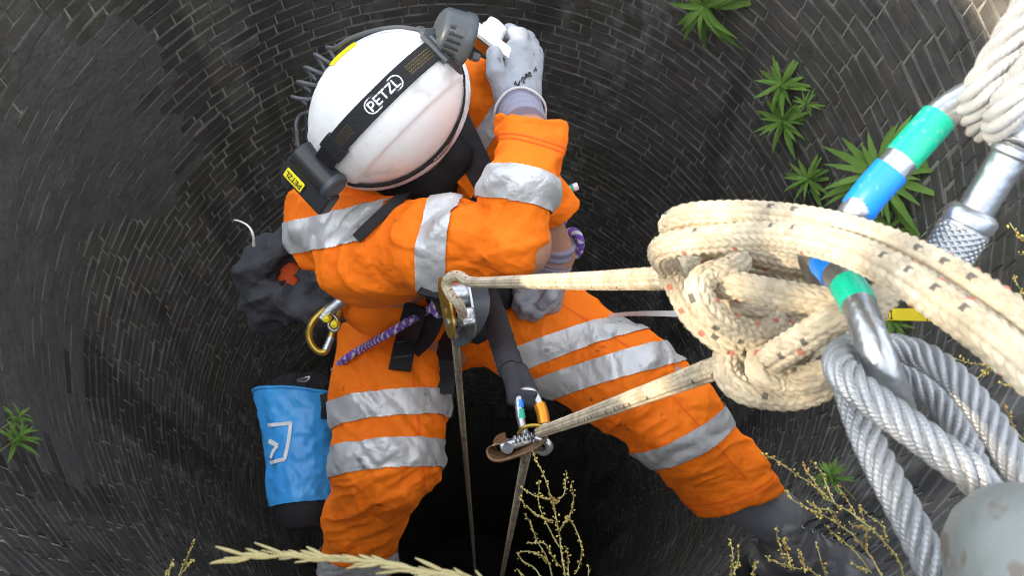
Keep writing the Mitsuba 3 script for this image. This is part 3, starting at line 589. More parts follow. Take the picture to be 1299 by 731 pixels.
def band(ax, p, q, width=.05, rad=.17, key='__reflective_band', mat='m_reflective', lift=.0032):
    """reflective band sewn round a limb whose axis is ax, seen to run from p to q"""
    A, B = on(*p), on(*q); e = unit(B - A); ax = unit(ax - e * (ax @ e)); c = (A + B) / 2 + FWD * .03; ax2 = unit(np.cross(e, c - EYE)); ax2 = ax2 if ax2 @ ax > 0 else -ax2; ax = unit(.3 * ax + .7 * ax2)
    fc = suit.vertices[suit.faces].mean(1); r = fc - c
    m = mesh(suit.vertices, suit.faces[(np.abs(r @ ax) < width + .012) & (np.linalg.norm(r, axis=1) < rad)])
    m = slab(m, c - ax * width / 2, ax, c + ax * width / 2, -ax); m.merge_vertices()
    parts = m.split(only_watertight=False)
    if len(parts) > 1: m = max(parts, key=lambda x: len(x.faces))
    m = relax(m, 5) if width > .01 else m
    k = add(cov + key, mesh(m.vertices + vnorm(m) * lift, m.faces), mat, True); return k
band(cv(.15, 1, .3), (372, 298), (446, 282), .050, .12)
band(at(652, 298, 1.19) - at(412, 290, 1.43), (553, 282), (548, 345), .044, .11)
band(at(668, 172, 1.265) - at(655, 298, 1.19), (630, 227), (698, 244), .046, .068)
band(at(640, 180, 1.49) - at(600, 118, 1.46), (634, 132), (624, 158), .03, .09)
band(J['rkn'] - J['rhip'], (425, 527), (550, 513), .050, .17)
band(J['rkn'] - J['rhip'], (416, 592), (540, 578), .052, .17)
band(J['rank'] - J['rkn'], (418, 728), (490, 722), .05, .14)
band(J['lkn'] - J['lhip'], (678, 452), (800, 413), .044, .17)
band(J['lkn'] - J['lhip'], (712, 489), (826, 455), .046, .17)
band(J['lank'] - J['lkn'], (838, 584), (912, 545), .048, .14)
scene['m_seam'] = principled((.78, .125, .006), .85)
for ax_, p_, q_, r_ in ((at(668, 172, 1.265) - at(655, 298, 1.19), (637, 174), (703, 188), .07), (at(668, 172, 1.265) - at(655, 298, 1.19), (637, 168), (704, 182), .07), (J['lank'] - J['lkn'], (868, 650), (972, 624), .13), (J['lank'] - J['lkn'], (866, 643), (970, 617), .13),
    (cv(.5, -.8, 0), (690, 372), (800, 442), .16), (cv(.5, -.8, 0), (850, 500), (940, 600), .13), (cv(1, .1, .2), (520, 470), (524, 500), .10), (cv(1, .1, .2), (528, 545), (530, 562), .10)): band(ax_, p_, q_, .0026, r_, '__seam', 'm_seam', .0012)
# collar, dark neck, zip
nk = at(512, 222, 1.44); nU = unit(at(505, 190, 1.38) - at(515, 262, 1.53)); nF = unit(cv(.55, .84, -.1) - nU * (cv(.55, .84, -.1) @ nU)); nS = np.cross(nU, nF)
def ring_path(r0, r1, up0, a0, a1, n=40): return np.array([nk + r0 * math.cos(a) * nF + r1 * math.sin(a) * nS + nU * (up0 + .012 * math.cos(a)) for a in np.linspace(a0, a1, n)])
for a0, a1 in ((.45, 2.9), (-2.9, -.45)):
    p = ring_path(.100, .112, .035, a0, a1); add(cov + '__collar', ribbon(p, .062, .004, np.array([unit(q - nk + nU * .06) for q in p])), 'm_orange', 30)
def neckwear():
    s = Field(nk - .25, nk + .25, .006); s.cone(nk - nU * .09, nk + nU * .05, .088, .066, .02); s.cone(at(540, 235, 1.42), at(570, 200, 1.45), .035, .04, .02); s.cone(at(520, 245, 1.43), at(560, 262, 1.44), .03, .03, .02); s.cone(at(548, 226, 1.39), at(572, 196, 1.37), .036, .032, .02)
    m = s.skin(2); v = np.array(m.vertices); return mesh(v + vnorm(m) * (.006 * (ridged(v * 22, 3) - .5))[:, None], m.faces)
add(man + '__neckwear', neckwear(), 'm_black_web', True, label='black neckwear inside the open collar')
add(cov + '__zip', ribbon(lay([(452, 303), (470, 285), (495, 262), (520, 240), (541, 218)], 30, .012), .016, .004), 'm_black_web', 30, label='black zip strip along the open front')
add(cov + '__press_stud', lathe([(0, .0001), (.002, .004), (0, .006), (-.004, .006)], on(566, 201, .008), -FWD, 20), 'm_grey_plastic', 30)
# ---------------------------------------------------------------- helmet
hF = cv(.70, -.70, .02); hU = cv(.055, .115, -.985); hU = unit(hU - hF * (hU @ hF)); hS = np.cross(hF, hU); hS = hS if hS @ cv(.7, .7, 0) > 0 else -hS
hC = at(490, 137, 1.275); HA, HB, HH_ = .121, .096, .116
def dome(ph, ps, off=0.):
    c = np.cos(ph) ** .82; x, y, z = c * np.cos(ps), c * np.sin(ps), np.sin(ph)
    P = np.stack([HA * x, HB * y, HH_ * z], -1); n = np.stack([x / HA, y / HB, z / HH_], -1); n = n / np.linalg.norm(n, axis=-1, keepdims=True)
    rg = .0036 * (1 / (1 + np.exp(-(np.abs(y) - .50) * 90)) - 1) * np.clip(z * 6, 0, 1)
    P = P + n * (off - rg[..., None] * 1.0)
    return hC + P[..., :1] * hF + P[..., 1:2] * hS + P[..., 2:] * hU, n[..., :1] * hF + n[..., 1:2] * hS + n[..., 2:] * hU
def shell():
    ph = np.r_[np.linspace(math.pi / 2 - .001, 0, 70)]; ps = np.linspace(0, 2 * np.pi, 160, endpoint=False); a, b = np.meshgrid(ph, ps, indexing='ij'); P, _ = dome(a, b); rows = [P]
    o = hF * np.cos(ps)[:, None] * HA + hS * np.sin(ps)[:, None] * HB; od = o / np.linalg.norm(o, axis=1, keepdims=True); pk = (.5 + .5 * np.cos(ps))[:, None] ** 3
    for e, dz in ((.001, -.010), (.005, -.022), (.008, -.030), (.008, -.033), (.005, -.033), (-.002, -.020), (-.012, -.004)): rows.append((hC + o + od * (e * (1 + pk * 1.0)) + hU * dz)[None])
    P = np.vstack(rows); k, m = P.shape[:2]; i, j = np.meshgrid(np.arange(k - 1), np.arange(m), indexing='ij'); j2 = (j + 1) % m
    q = np.stack([i * m + j, i * m + j2, (i + 1) * m + j2, (i + 1) * m + j], -1).reshape(-1, 4)
    return mesh(P.reshape(-1, 3), np.vstack([q[:, [0, 1, 2]], q[:, [0, 2, 3]]]))
he = thing('helmet', 'white safety helmet with a black strap over its crown on the head of the man', 'helmet')
add(he, shell(), 'm_white_shell', 50, label=labels[he]['label'])
ps = np.linspace(-2.75, -.28 + 0, 70); 
def rim_strip(p0, p1, ph, w, off, key, mat, th=.003):
    b = np.linspace(p0, p1, 80); P, n = dome(np.full(80, ph) if np.isscalar(ph) else np.interp(b, *ph), b, off); return add(key, ribbon(P, w, th, n), mat, 30), P, n
S1 = rim_strip(.30, 2.75, .07, .020, .003, he + '__rim_strap', 'm_black_web')
rim_strip(-2.75, -.30, .07, .020, .003, he + '__rim_strap', 'm_black_web')
def sticker():
    a, b = np.meshgrid(np.linspace(.30, .62, 8), np.linspace(-1.72, -1.30, 10), indexing='ij'); P, n = dome(a, b, .0012); i, j = np.meshgrid(np.arange(7), np.arange(9), indexing='ij')
    q = np.stack([i * 10 + j, i * 10 + j + 1, (i + 1) * 10 + j + 1, (i + 1) * 10 + j], -1).reshape(-1, 4); return mesh(P.reshape(-1, 3), np.vstack([q[:, [0, 1, 2]], q[:, [0, 2, 3]]]))
add(he + '__sticker', sticker(), 'm_yellow', True, label='yellow sticker on the side of the shell')
def wrap(m2, path, nrm, at_s, scale=1., off=.0018, flip=1):
    """lays flat lettering (x along, y across) on a strap"""
    path = np.asarray(path); s = np.r_[0, np.cumsum(np.linalg.norm(np.diff(path, axis=0), axis=1))]; t = np.gradient(path, axis=0); t /= np.linalg.norm(t, axis=1, keepdims=True); v = np.array(m2.vertices) * scale
    ss = at_s * s[-1] + v[:, 0]; I = lambda A: np.stack([np.interp(ss, s, A[:, k]) for k in range(3)], 1)
    N = I(nrm); N /= np.linalg.norm(N, axis=1, keepdims=True); Tt = I(t); Y = np.cross(N, Tt); return mesh(I(path) + Y * v[:, 1:2] * flip + N * (v[:, 2:] + off), m2.faces)
def text(txt, h, bold=True): 
    m = meshkit.text_mesh(txt, h, .0003, bold); b = m.bounds.mean(0); m.apply_translation([-b[0], -h / 2, 0]); m = m.subdivide(); return m
def ring2(w, h, r, t):
    from shapely import box; g = box(-w / 2, -h / 2, w / 2, h / 2).buffer(-r).buffer(r); g = g.difference(g.buffer(-t)); return trimesh.creation.extrude_polygon(g.segmentize(.004), .0003, engine='earcut')
k_, P_, n_ = S1
m_ = text('PETZL', .0075); add(he + '__print', wrap(m_, P_[::-1], n_[::-1], .52, off=.002), 'm_white_print', False, label='white lettering PETZL on the black rim strap', kind='stuff')
# ---------------------------------------------------------------- headlamp on the helmet
hl = thing('headlamp', 'grey headlamp with battery pack and coiled cable strapped over the white helmet', 'headlamp')
a = np.r_[np.linspace(.42, math.pi / 2 - .02, 40), np.linspace(math.pi / 2 - .02, .20, 44)]; b = np.r_[np.zeros(40), np.full(44, np.pi)]
SPt, SPn = dome(a, b, .0045); SPt, SPn = SPt[::-1], SPn[::-1]
SPt = spline(SPt[::3], 120); SPn = np.stack([np.interp(np.linspace(0, 1, 120), np.linspace(0, 1, len(SPn)), SPn[:, k]) for k in range(3)], 1)
add(hl, ribbon(SPt, .030, .0032, SPn), 'm_black_web', 30, label=labels[hl]['label'])
add(hl + '__logo', cat([wrap(text('PETZL', .0125), SPt, SPn, .56, off=.0019), wrap(ring2(.062, .021, .010, .0016), SPt, SPn, .56, off=.0019)]), 'm_white_print', False, label='white lettering PETZL in a rounded frame on the strap', kind='stuff')
add(hl + '__strap_slider', ribbon(SPt[24:34], .036, .0075, SPn[24:34]), 'm_black_plastic', 30)
for s_ in (0, 1): add(hl + '__stitching', wrap(cat([trimesh.creation.box([.0012, .0012, .0003], trimesh.transformations.translation_matrix([x, y, 0])) for x in np.arange(-.025, .025, .0036) for y in (-.006, -.002, .002, .006)]), SPt, SPn, (.30, .78)[s_], off=.0018), 'm_anodised_gold', False, kind='stuff')
lc = at(575, 44, 1.205); la = cv(.80, .22, .35); lu = unit(hU - la * (hU @ la)); ls = np.cross(la, lu)
add(hl + '__lamp_housing', lathe([(-.024, .001), (-.024, .024), (-.021, .029), (-.016, .0325), (.006, .0345), (.010, .0365), (.018, .037), (.022, .0355), (.022, .031), (.019, .030)], lc, la, 64), 'm_grey_plastic', 35)
add(hl + '__lens', lathe([(.0185, .0001), (.0195, .012), (.0195, .0305)], lc, la, 48), 'm_lens', 30)
for k in range(8):
    an = -.95 + k * .27; D0 = cv(-.35, .75, -.75); D0 = unit(D0 - la * (D0 @ la)); d_ = unit(D0 * math.cos(an) + np.cross(la, D0) * math.sin(an))
    add(hl + '__cooling_fin', rbox([.020, .0042, .0040], .0009, lc + d_ * .0335 - la * .006, np.stack([la, np.cross(d_, la), d_], 1)), 'm_black_plastic', False)
def plate_text(txt, h, c, x, n, mat_off=.0004):
    m = text(txt, h, True); x = unit(x); n = unit(n - x * (n @ x)); y = np.cross(n, x); v = m.vertices; return mesh(c + v[:, :1] * x + v[:, 1:2] * y + (v[:, 2:] + mat_off) * n, m.faces)
add(hl + '__badge', rbox([.016, .010, .002], .0009, lc + lu * .0345, np.stack([la, np.cross(lu, la), lu], 1)), 'm_cable_grey', 30)
add(hl + '__tilt_lever', rbox([.012, .010, .018], .002, at(602, 72, 1.215), np.stack([la, ls, lu], 1)), 'm_cable_grey', 30)
bp, bn = dome(np.array([.70]), np.array([0.]), .007); bx_ = unit(np.cross(bn[0], hS))
add(hl + '__mount', cat([rbox([.036, .050, .008], .003, bp[0], np.stack([bx_, np.cross(bn[0], bx_), bn[0]], 1)), tube(spline([bp[0] + hS * .022, bp[0] + hS * .036 - hU * .028, bp[0] + hS * .040 - hU * .055], 12), .0055, 10), tube(spline([bp[0] - hS * .022, bp[0] - hS * .036 - hU * .026, bp[0] - hS * .042 - hU * .052], 12), .0055, 10), tube(spline([bp[0] + bn[0] * .004, (bp[0] + lc) / 2, lc - la * .02], 8), .011, 14)]), 'm_grey_plastic', 35)
for q in (-.009, .009): add(hl + '__buckle_bar', tube([bp[0] + bn[0] * .0055 + bx_ * q - hS * .016, bp[0] + bn[0] * .0055 + bx_ * q + hS * .016], .0022, 10), 'm_cable_grey', 30)
b0, b1 = at(383, 194, 1.235), at(423, 236, 1.225); bd = unit(b1 - b0); bl = np.linalg.norm(b1 - b0)
bt = hl + '__battery_pack'
add(bt, lathe([(-.003, .0005), (-.003, .0175), (0, .0205), (bl * .93, .0205), (bl * .95, .0212)], b0, bd, 48), 'm_black_plastic', 35)
add(bt + '__end_cap', lathe([(bl * .95, .0215), (bl * 1.06, .0210), (bl * 1.10, .0185), (bl * 1.12, .012), (bl * 1.125, .0001)], b0, bd, 48), 'm_grey_plastic', 35)
bo = unit(np.cross(bd, FWD)); bo = bo if bo @ cv(-1, .6, 0) > 0 else -bo
bk = b0 + bd * bl * .55 + bo * .024 + FWD * .008; bnn = unit(bo * .5 - FWD); bnn = unit(bnn - bd * (bnn @ bd))
add(bt + '__holder', rbox([.088, .034, .026], .004, bk + FWD * .008, np.stack([bd, np.cross(bnn, bd), bnn], 1)), 'm_black_plastic', 35)
add(bt + '__label', rbox([.036, .015, .002], .0008, bk + bnn * .0065 + bo * .007 - bd * .016, np.stack([bd, np.cross(bnn, bd), bnn], 1)), 'm_yellow', 30, label='yellow label with black lettering')
add(bt + '__print', plate_text('PETZL', .0075, bk + bnn * .0078 + bo * .007 - bd * .016, -bd, bnn), 'm_black_print', False, kind='stuff')
add(bt + '__clip', rbox([.018, .02, .012], .004, at(367, 232, 1.30), np.stack([bd, np.cross(bnn, bd), bnn], 1)), 'm_black_plastic', 30)
def cable():
    P1, _ = dome(np.array([.62, .48, .40, .34]), np.array([-.22, -.5, -.8, -1.02]), .010)
    c1 = list(ats([(548, 38, 1.215), (530, 37, 1.21), (505, 34, 1.205), (475, 38, 1.205), (445, 48, 1.21), (425, 60, 1.22)]))
    ax = ats([(420, 66, 1.23), (401, 88, 1.235), (388, 113, 1.24), (380, 138, 1.25)]); q = spline(ax, 120); t, e1, e2 = frames(q); th = np.linspace(0, 2 * np.pi * 4.5, 120)
    coil = q + .0140 * (np.cos(th)[:, None] * e1 + np.sin(th)[:, None] * e2)
    c2 = list(ats([(381, 146, 1.265), (376, 156, 1.268), (377, 172, 1.268), (380, 186, 1.266)]))
    return tube(spline(np.vstack([c1, coil[::3], c2]), 600), .0028, 10)
add(hl + '__cable', cable(), 'm_cable_grey', True, label='coiled grey cable from lamp to battery')
add(hl + '__cable_boot', cat([tube(ats([(377, 166 + 4 * i, 1.267), (377.5, 168.5 + 4 * i, 1.267)]), .0062, 14) for i in range(5)] + [tube(ats([(377, 165, 1.267), (380, 190, 1.266)]), .005, 14)]), 'm_black_plastic', 30)
# ---------------------------------------------------------------- gloves
def chain(s, pts, r0, r1, k=.004):
    p = [at(*q) for q in pts]
    for i in range(len(p) - 1):
        a, b = i / (len(p) - 1), (i + 1) / (len(p) - 1); s.cone(p[i], p[i + 1], r0 + (r1 - r0) * a, r0 + (r1 - r0) * b, k)
def glove(lo, hi, palm, fingers, hem):
    c = at(*lo[:3]); s = Field(c - .11, c + .11, .0022)
    for q in palm: s.cone(at(*q[0]), at(*q[1]), q[2], q[3], .012)
    for f in fingers: chain(s, f[0], f[1], f[2], .005)
    m = s.skin(2); v = np.array(m.vertices); return mesh(v + vnorm(m) * (.0016 * (ridged(v * 55, 2) - .5) + .0012 * (meshkit.fbm(v * 40, 2, 8) - .5))[:, None], m.faces)
g1 = man + '__glove'
gm = glove((655, 90, 1.36), None, [((643, 116, 1.345), (647, 97, 1.355), .020, .018), ((656, 122, 1.350), (659, 136, 1.330), .033, .033), ((655, 120, 1.345), (657, 66, 1.36), .024, .022), ((669, 118, 1.355), (674, 70, 1.375), .020, .019), ((664, 70, 1.39), (655, 110, 1.37), .02, .02)],
    [([(638, 112, 1.335), (629, 92, 1.325), (627, 68, 1.33)], .0150, .0118), ([(664, 68, 1.36), (661, 46, 1.36), (646, 40, 1.375), (628, 47, 1.395)], .0135, .0100), ([(672, 70, 1.375), (668, 49, 1.382), (650, 45, 1.40), (632, 54, 1.415)], .0132, .0100),
     ([(676, 76, 1.39), (674, 57, 1.40), (656, 53, 1.42), (638, 62, 1.432)], .0128, .0098), ([(678, 84, 1.405), (678, 66, 1.42), (662, 62, 1.435), (646, 70, 1.445)], .0115, .009)], None); add(g1, gm, 'm_glove', True, label='grey work glove raised and gripping the small camera')
def cuff(p, r, key, ribs=9):
    q = spline(ats(p), 40); add(key, tube(q, r, 40, lambda u, th: .0012 * np.sin(u * 2 * np.pi * ribs / .03 * .22) + .0004 * np.sin(th * 40)), 'm_glove_cuff', True)
cuff([(658, 132, 1.338), (661, 146, 1.312), (665, 161, 1.285)], np.linspace(.0335, .033, 40), g1 + '__cuff')
def hem(c, n, r1, r2, th=.0019):
    n = unit(n); a = unit(np.cross(n, FWD)); b = np.cross(n, a); t = np.linspace(0, 2 * np.pi, 60); p = c + r1 * np.cos(t)[:, None] * a + r2 * np.sin(t)[:, None] * b + .003 * np.sin(t * 3)[:, None] * n; return tube(p, th, 8)
add(g1 + '__hem', hem(at(660, 143, 1.318), cv(.10, .55, -.80), .0385, .0385), 'm_glove_hem', True)
gon = conform(gm, 3)
def scrawl(n):
    g = np.random.default_rng(n); ms = []
    for i in range(8):
        x = 655 + 24 * i / 7; y = 108 - 20 * i / 7; ms.append(tube(spline(np.array([gon(x + g.uniform(-3, 3), y + g.uniform(-6, 6), .0004) for _ in range(4)]), 14), .0009, 5))
    return cat(ms)
add(g1 + '__print', scrawl(5), 'm_black_print', False, label='smudged dark print across the back of the glove', kind='stuff')
g2 = man + '__glove'; g2 = numbered(g2)
gm2 = glove((688, 372, 1.63), None, [((700, 345, 1.615), (676, 372, 1.625), .022, .018), ((702, 348, 1.62), (690, 384, 1.625), .026, .021), ((706, 352, 1.63), (700, 386, 1.64), .02, .018)],
    [([(674, 362, 1.612), (660, 366, 1.615), (655, 374, 1.64)], .0125, .0105), ([(676, 372, 1.612), (660, 379, 1.612), (656, 388, 1.635)], .0130, .0105), ([(682, 382, 1.612), (668, 391, 1.612), (663, 399, 1.635)], .0128, .0105), ([(692, 388, 1.615), (682, 397, 1.615), (676, 402, 1.635)], .0120, .010),
     ([(704, 362, 1.60), (698, 376, 1.592), (688, 386, 1.60)], .0130, .0105)], None)
add(g2, gm2, 'm_glove', True, label='dirty grey work glove closed on the thigh')
cuff([(707, 308, 1.58), (703, 330, 1.605), (700, 347, 1.615)], np.linspace(.033, .0335, 40), g2 + '__cuff')
# ---------------------------------------------------------------- small camera in the raised hand
cm = thing('compact_camera', 'small white and silver camera held up in the gloved hand', 'camera')
cx_ = cv(.79, .61, .05); cz_ = cv(.60, -.75, .10); cz_ = unit(cz_ - cx_ * (cz_ @ cx_)); cy_ = np.cross(cz_, cx_); cc = at(622, 57, 1.365); CA = np.stack([cx_, cz_, cy_], 1)
add(cm, rbox([.094, .019, .056], .004, cc, CA), 'm_white_shell', 30, label=labels[cm]['label'])
add(cm + '__back_screen', rbox([.084, .003, .046], .001, cc - cz_ * .0098, CA), 'm_glass_dark', 30)
add(cm + '__chrome_edge', cat([rbox([.095, .0035, .0572], .001, cc - cz_ * .0062, CA)]), 'm_steel_zinc', 30)
add(cm + '__lens', lathe([(0, .0005), (0, .0195), (.012, .0195), (.0122, .0178), (.024, .0175), (.0245, .0160), (.023, .012), (.0225, .0004)], cc + cz_ * .009 - cx_ * .010, cz_, 40), 'm_white_shell', 35)
# ---------------------------------------------------------------- boots
def boot(ank, mid, heel, ball, toe, up):
    k = numbered(man + '__boot'); up = unit(up); s = Field(np.min([ank, heel, toe], 0) - .12, np.max([ank, heel, toe], 0) + .12, .0045)
    s.cone(ank, mid, .056, .056, .015); s.cone(mid, heel, .053, .042, .02); s.cone(heel, ball, .040, .046, .02); s.cone(mid, ball, .046, .042, .03); s.cone(ball, toe, .047, .043, .015)
    s.chop((heel + toe) / 2 - up * .047, -up, .3); m = s.skin(2); v = np.array(m.vertices); m = mesh(v + vnorm(m) * (.004 * (ridged(v * 24, 3) - .5))[:, None], m.faces); add(k, m, 'm_boot', True, label='worn black lace-up work boot')
    ax = unit(toe - heel); sd = unit(np.cross(up, ax)); L = np.linalg.norm(toe - heel)
    from shapely import LineString
    g = LineString([(0, 0), (L * .6, .004), (L, 0)]).buffer(.045); e = trimesh.creation.extrude_polygon(g, .022, engine='earcut'); w_ = e.vertices; b = heel - up * .064
    add(k + '__sole', mesh(b + w_[:, :1] * ax + w_[:, 1:2] * sd + w_[:, 2:] * up, e.faces), 'm_black_print', False)
    return k, m, ax, sd
bu = cv(.42, -.72, -.55)
bk_, bm_, bax, bsd = boot(at(985, 655, 1.86), at(1003, 690, 1.915), at(975, 712, 1.96), at(1075, 728, 1.97), at(1118, 743, 1.975), bu)
bon = conform(bm_, 4)
for i in range(5):
    x, y = 1020 + i * 12.5, 669 + i * 5.2
    add(bk_ + '__eyelet', tube(np.array([bon(x, y, .0015) + .0042 * (math.cos(t) * bax + math.sin(t) * bsd) for t in np.linspace(0, 2 * np.pi, 17)]), .0012, 6), 'm_steel_zinc', 30)
    add(bk_ + '__lace', tube(spline([bon(x, y, .001), bon(x + 5, y - 6, .005), bon(x + 13, y - 9, .005), bon(x + 20, y - 12, .003)], 14), .0023, 8), 'm_black_web', True)
boot(J['rank'] + [0, 0, -.02], J['rank'] + [-.005, -.01, -.09], J['rank'] + [.0, .03, -.12], J['rank'] + [.0, -.13, -.15], J['rank'] + [.0, -.18, -.15], np.array([0, -.15, 1]))
def sock(p, r): add(man + '__sock', tube(spline(p, 30), r, 30, lambda u, th: .0015 * np.sin(u * 420) + .0008 * np.sin(th * 24)), 'm_sock', True)
sock([at(912, 606, 1.79), at(945, 636, 1.81), at(970, 652, 1.84), at(990, 668, 1.88)], .048); sock([J['rank'] + [0, 0, .10], J['rank'], J['rank'] + [0, 0, -.05]], .046)
# ---------------------------------------------------------------- harness
hs = thing('climbing_harness', 'black webbing harness worn over the orange overalls', 'harness')
def strap(l, w, key, lift=.005, th=.0032, mat='m_black_web', n=30, behind=0.): return add(hs + '__' + key, ribbon(lay(l, n, lift, behind), w, th), mat, 30)
strap([(602, 384), (625, 374), (648, 378)], .045, 'waist_belt', .008, behind=1.52)
strap([(528, 388), (520, 415), (512, 445), (507, 470)], .041, 'strap_end', .009)
for y in (.72, .88):
    q = lay([(528, 388), (520, 415), (512, 445), (507, 470)], 30, .0122); i = int(y * 29); add(hs + '__strap_end__stitch_line', tube([q[i] - RIGHT * .018 + DOWN * .002, q[i] + RIGHT * .018 - DOWN * .002], .0012, 6), 'm_cable_grey', 30)
strap([(552, 372), (546, 400), (535, 425), (520, 440)], .05, 'leg_loop', .006)
strap([(600, 395), (575, 420), (566, 455), (563, 500)], .04, 'leg_loop', .006)  # real strap above; its black lower end stands in for shade between the legs
add(hs + '__shoulder_strap', ribbon(spline(ats([(566, 128, 1.40), (576, 152, 1.375), (590, 182, 1.375), (604, 212, 1.385), (614, 242, 1.40), (618, 262, 1.42)]), 40), .050, .0045, cv(-.25, .1, -1)), 'm_grey_fabric', 30)
strap([(500, 270), (530, 265), (560, 266), (592, 263), (612, 256)], .024, 'chest_strap', .012, behind=1.33)
add(hs + '__buckle', rbox([.030, .020, .006], .002, on(548, 262, .016, 1.33), np.stack([cv(1, 0, 0), cv(0, 1, 0), -FWD], 1)), 'm_black_plastic', 30)
def sheath():                              # folded dark mass of the harness at the belly
    s = Field(at(590, 390, 1.6) - .2, at(590, 390, 1.6) + .2, .006)
    for p, q, r in (((545, 360, 1.62), (560, 400, 1.66), .03), ((575, 372, 1.62), (620, 372, 1.64), .032), ((600, 372, 1.62), (604, 415, 1.62), .028), ((640, 368, 1.66), (615, 380, 1.66), .03)): s.cone(at(*p), at(*q), r, r, .03)
    m = s.skin(2); v = np.array(m.vertices); return mesh(v + vnorm(m) * (.010 * (ridged(v * 20, 3) - .5))[:, None], m.faces)
add(hs + '__belly_pad', sheath(), 'm_black_web', True)
# descender on the main rope
de = thing('descender', 'gold and steel descender that clamps the main rope at the waist', 'descender')
dc = at(583, 386, 1.17); dn = cv(-.93, .14, -.36); du = cv(.05, -1, .05); du = unit(du - dn * (du @ dn)); dv = np.cross(dn, du)
def flat(poly, th, off, r=.0015):
    m = trimesh.creation.extrude_polygon(poly, th, engine='earcut'); v = m.vertices; return fixn(mesh(dc + v[:, :1] * dv + v[:, 1:2] * du + (v[:, 2:] + off) * dn, m.faces))
from shapely import LineString, Point, box
pl = LineString([(0, -.022), (.005, .018)]).buffer(.021); hole = Point(.002, -.004).buffer(.0075)
add(de, flat(pl.difference(hole), .003, .016), 'm_anodised_gold', False, label=labels[de]['label'])
add(de + '__side_plate', flat(LineString([(0, -.024), (.004, .019)]).buffer(.023), .003, -.012), 'm_steel_zinc', False)
add(de + '__cam', lathe([(-.010, .001), (-.010, .017), (.012, .017), (.012, .001)], dc + du * .012, dn, 40), 'm_steel_zinc', 30)
add(de + '__axle', lathe([(-.014, .001), (-.014, .006), (.021, .006), (.022, .0045), (.022, .001)], dc - du * .022, dn, 24), 'm_steel_zinc', 30)
add(de + '__lower_block', rbox([.022, .024, .020], .004, at(592, 402, 1.155), np.stack([dv, du, dn], 1)), 'm_steel_zinc', 30)
hp = spline(ats([(603, 364, 1.21), (608, 385, 1.20), (602, 407, 1.20), (588, 425, 1.21), (574, 431, 1.21)]), 30); add(de + '__handle', ribbon(hp, np.linspace(.030, .022, 30), .014, cv(.3, .2, -.9)), 'm_grey_plastic', 40)
m_, u_ = fine_rope(ats([(606, 358.5, 1.05), (594, 357, 1.08), (582, 350, 1.105), (571, 352, 1.12), (566, 362, 1.13), (573, 376, 1.12), (583, 388, 1.12), (588, 402, 1.15)]), .0060); add(rope_a + '__turn_in_descender', m_, 'm_rope', True, uv=u_)
add(de + '__attachment_link', tube(spline(ats([(566, 378, 1.20), (556, 374, 1.30), (552, 384, 1.40), (560, 394, 1.40), (568, 390, 1.24)]), 40, True), .005, 12), 'm_steel_zinc', True)
# rope grab with its karabiner, absorber lanyard
rg = thing('rope_grab', 'bronze rope grab clamped on the second rope below the waist', 'rope grab')
pth = spline(ats([(694, 552, .985), (680, 564, .99), (655, 573, 1.0), (634, 578, 1.005), (626, 571, 1.01), (630, 561, 1.012), (642, 556, 1.012)]), 60); t_, _, _ = frames(pth)
add(rg, ribbon(pth, .030, .0035, np.cross(t_, np.tile(FWD * .92 + cv(.2, -.3, 0) * .35, (60, 1)))), 'm_bronze', 30, label=labels[rg]['label'])
add(rg + '__cam', cat([rbox([.038, .011, .016], .003, at(655, 562, 1.0), np.stack([cv(.95, -.3, .1), cv(.3, .95, 0), FWD], 1)), lathe([(-.012, .001), (-.012, .006), (.012, .006), (.012, .001)], at(643, 566, 1.0), cv(.1, .1, -1), 20)]), 'm_steel_zinc', 30)
add(rg + '__spring', tube(np.array([at(650 + 2.0 * i * .5, 558 - .4 * i * .5, .992) + .004 * (math.cos(i * 1.2) * DOWN + math.sin(i * 1.2) * FWD) for i in range(40)]), .0011, 6), 'm_steel_zinc', True)
add(rg + '__eye', tube(spline(ats([(680, 556, .99), (692, 560, .985), (697, 568, .985), (690, 574, .99), (680, 570, .995)]), 40), .0045, 12), 'm_steel_zinc', True)
k3 = thing('karabiner', 'slim karabiner with orange sleeve joining the dark lanyard to the rope grab', 'karabiner')
K3 = [(664, 497, 1.02), (658, 508, 1.012), (660, 528, 1.005), (664, 545, 1.0), (670, 557, 1.0), (680, 558, 1.0), (690, 548, 1.0), (690, 532, 1.005), (684, 512, 1.012), (676, 498, 1.02)]
add(k3, tube(spline(ats(K3), 100, True), .0046, 20, cap=False), 'm_steel_zinc', True, label=labels[k3]['label'])
add(k3 + '__tape', tube(spline(ats([(658.3, 509, 1.012), (659, 518, 1.0085)]), 12), .0051, 20), 'm_tape_blue', 30); add(k3 + '__tape', tube(spline(ats([(659.2, 520, 1.008), (661.2, 532, 1.004)]), 12), .0051, 20), 'm_tape_green', 30)
add(k3 + '__gate_sleeve', tube(spline(ats([(684, 513, 1.012), (688, 524, 1.008), (690.5, 538, 1.003)]), 20), .0070, 24, lambda u, th: .0003 * np.sin(th * 12)), 'm_anodised_orange', 40, label='orange screw sleeve')
add(rg + '__retaining_ring', tube(spline(ats([(657, 551, .985), (664, 543, .98), (676, 540, .978), (688, 542, .98), (692, 549, .985), (682, 554, .99)]), 40), .0022, 8), 'm_anodised_gold', True)
la_ = thing('lanyard', 'dark grey shock-absorbing lanyard running down to the rope grab', 'lanyard')
lp = spline(ats([(612, 362, 1.60), (626, 398, 1.45), (639, 440, 1.26), (652, 480, 1.08)]), 120)
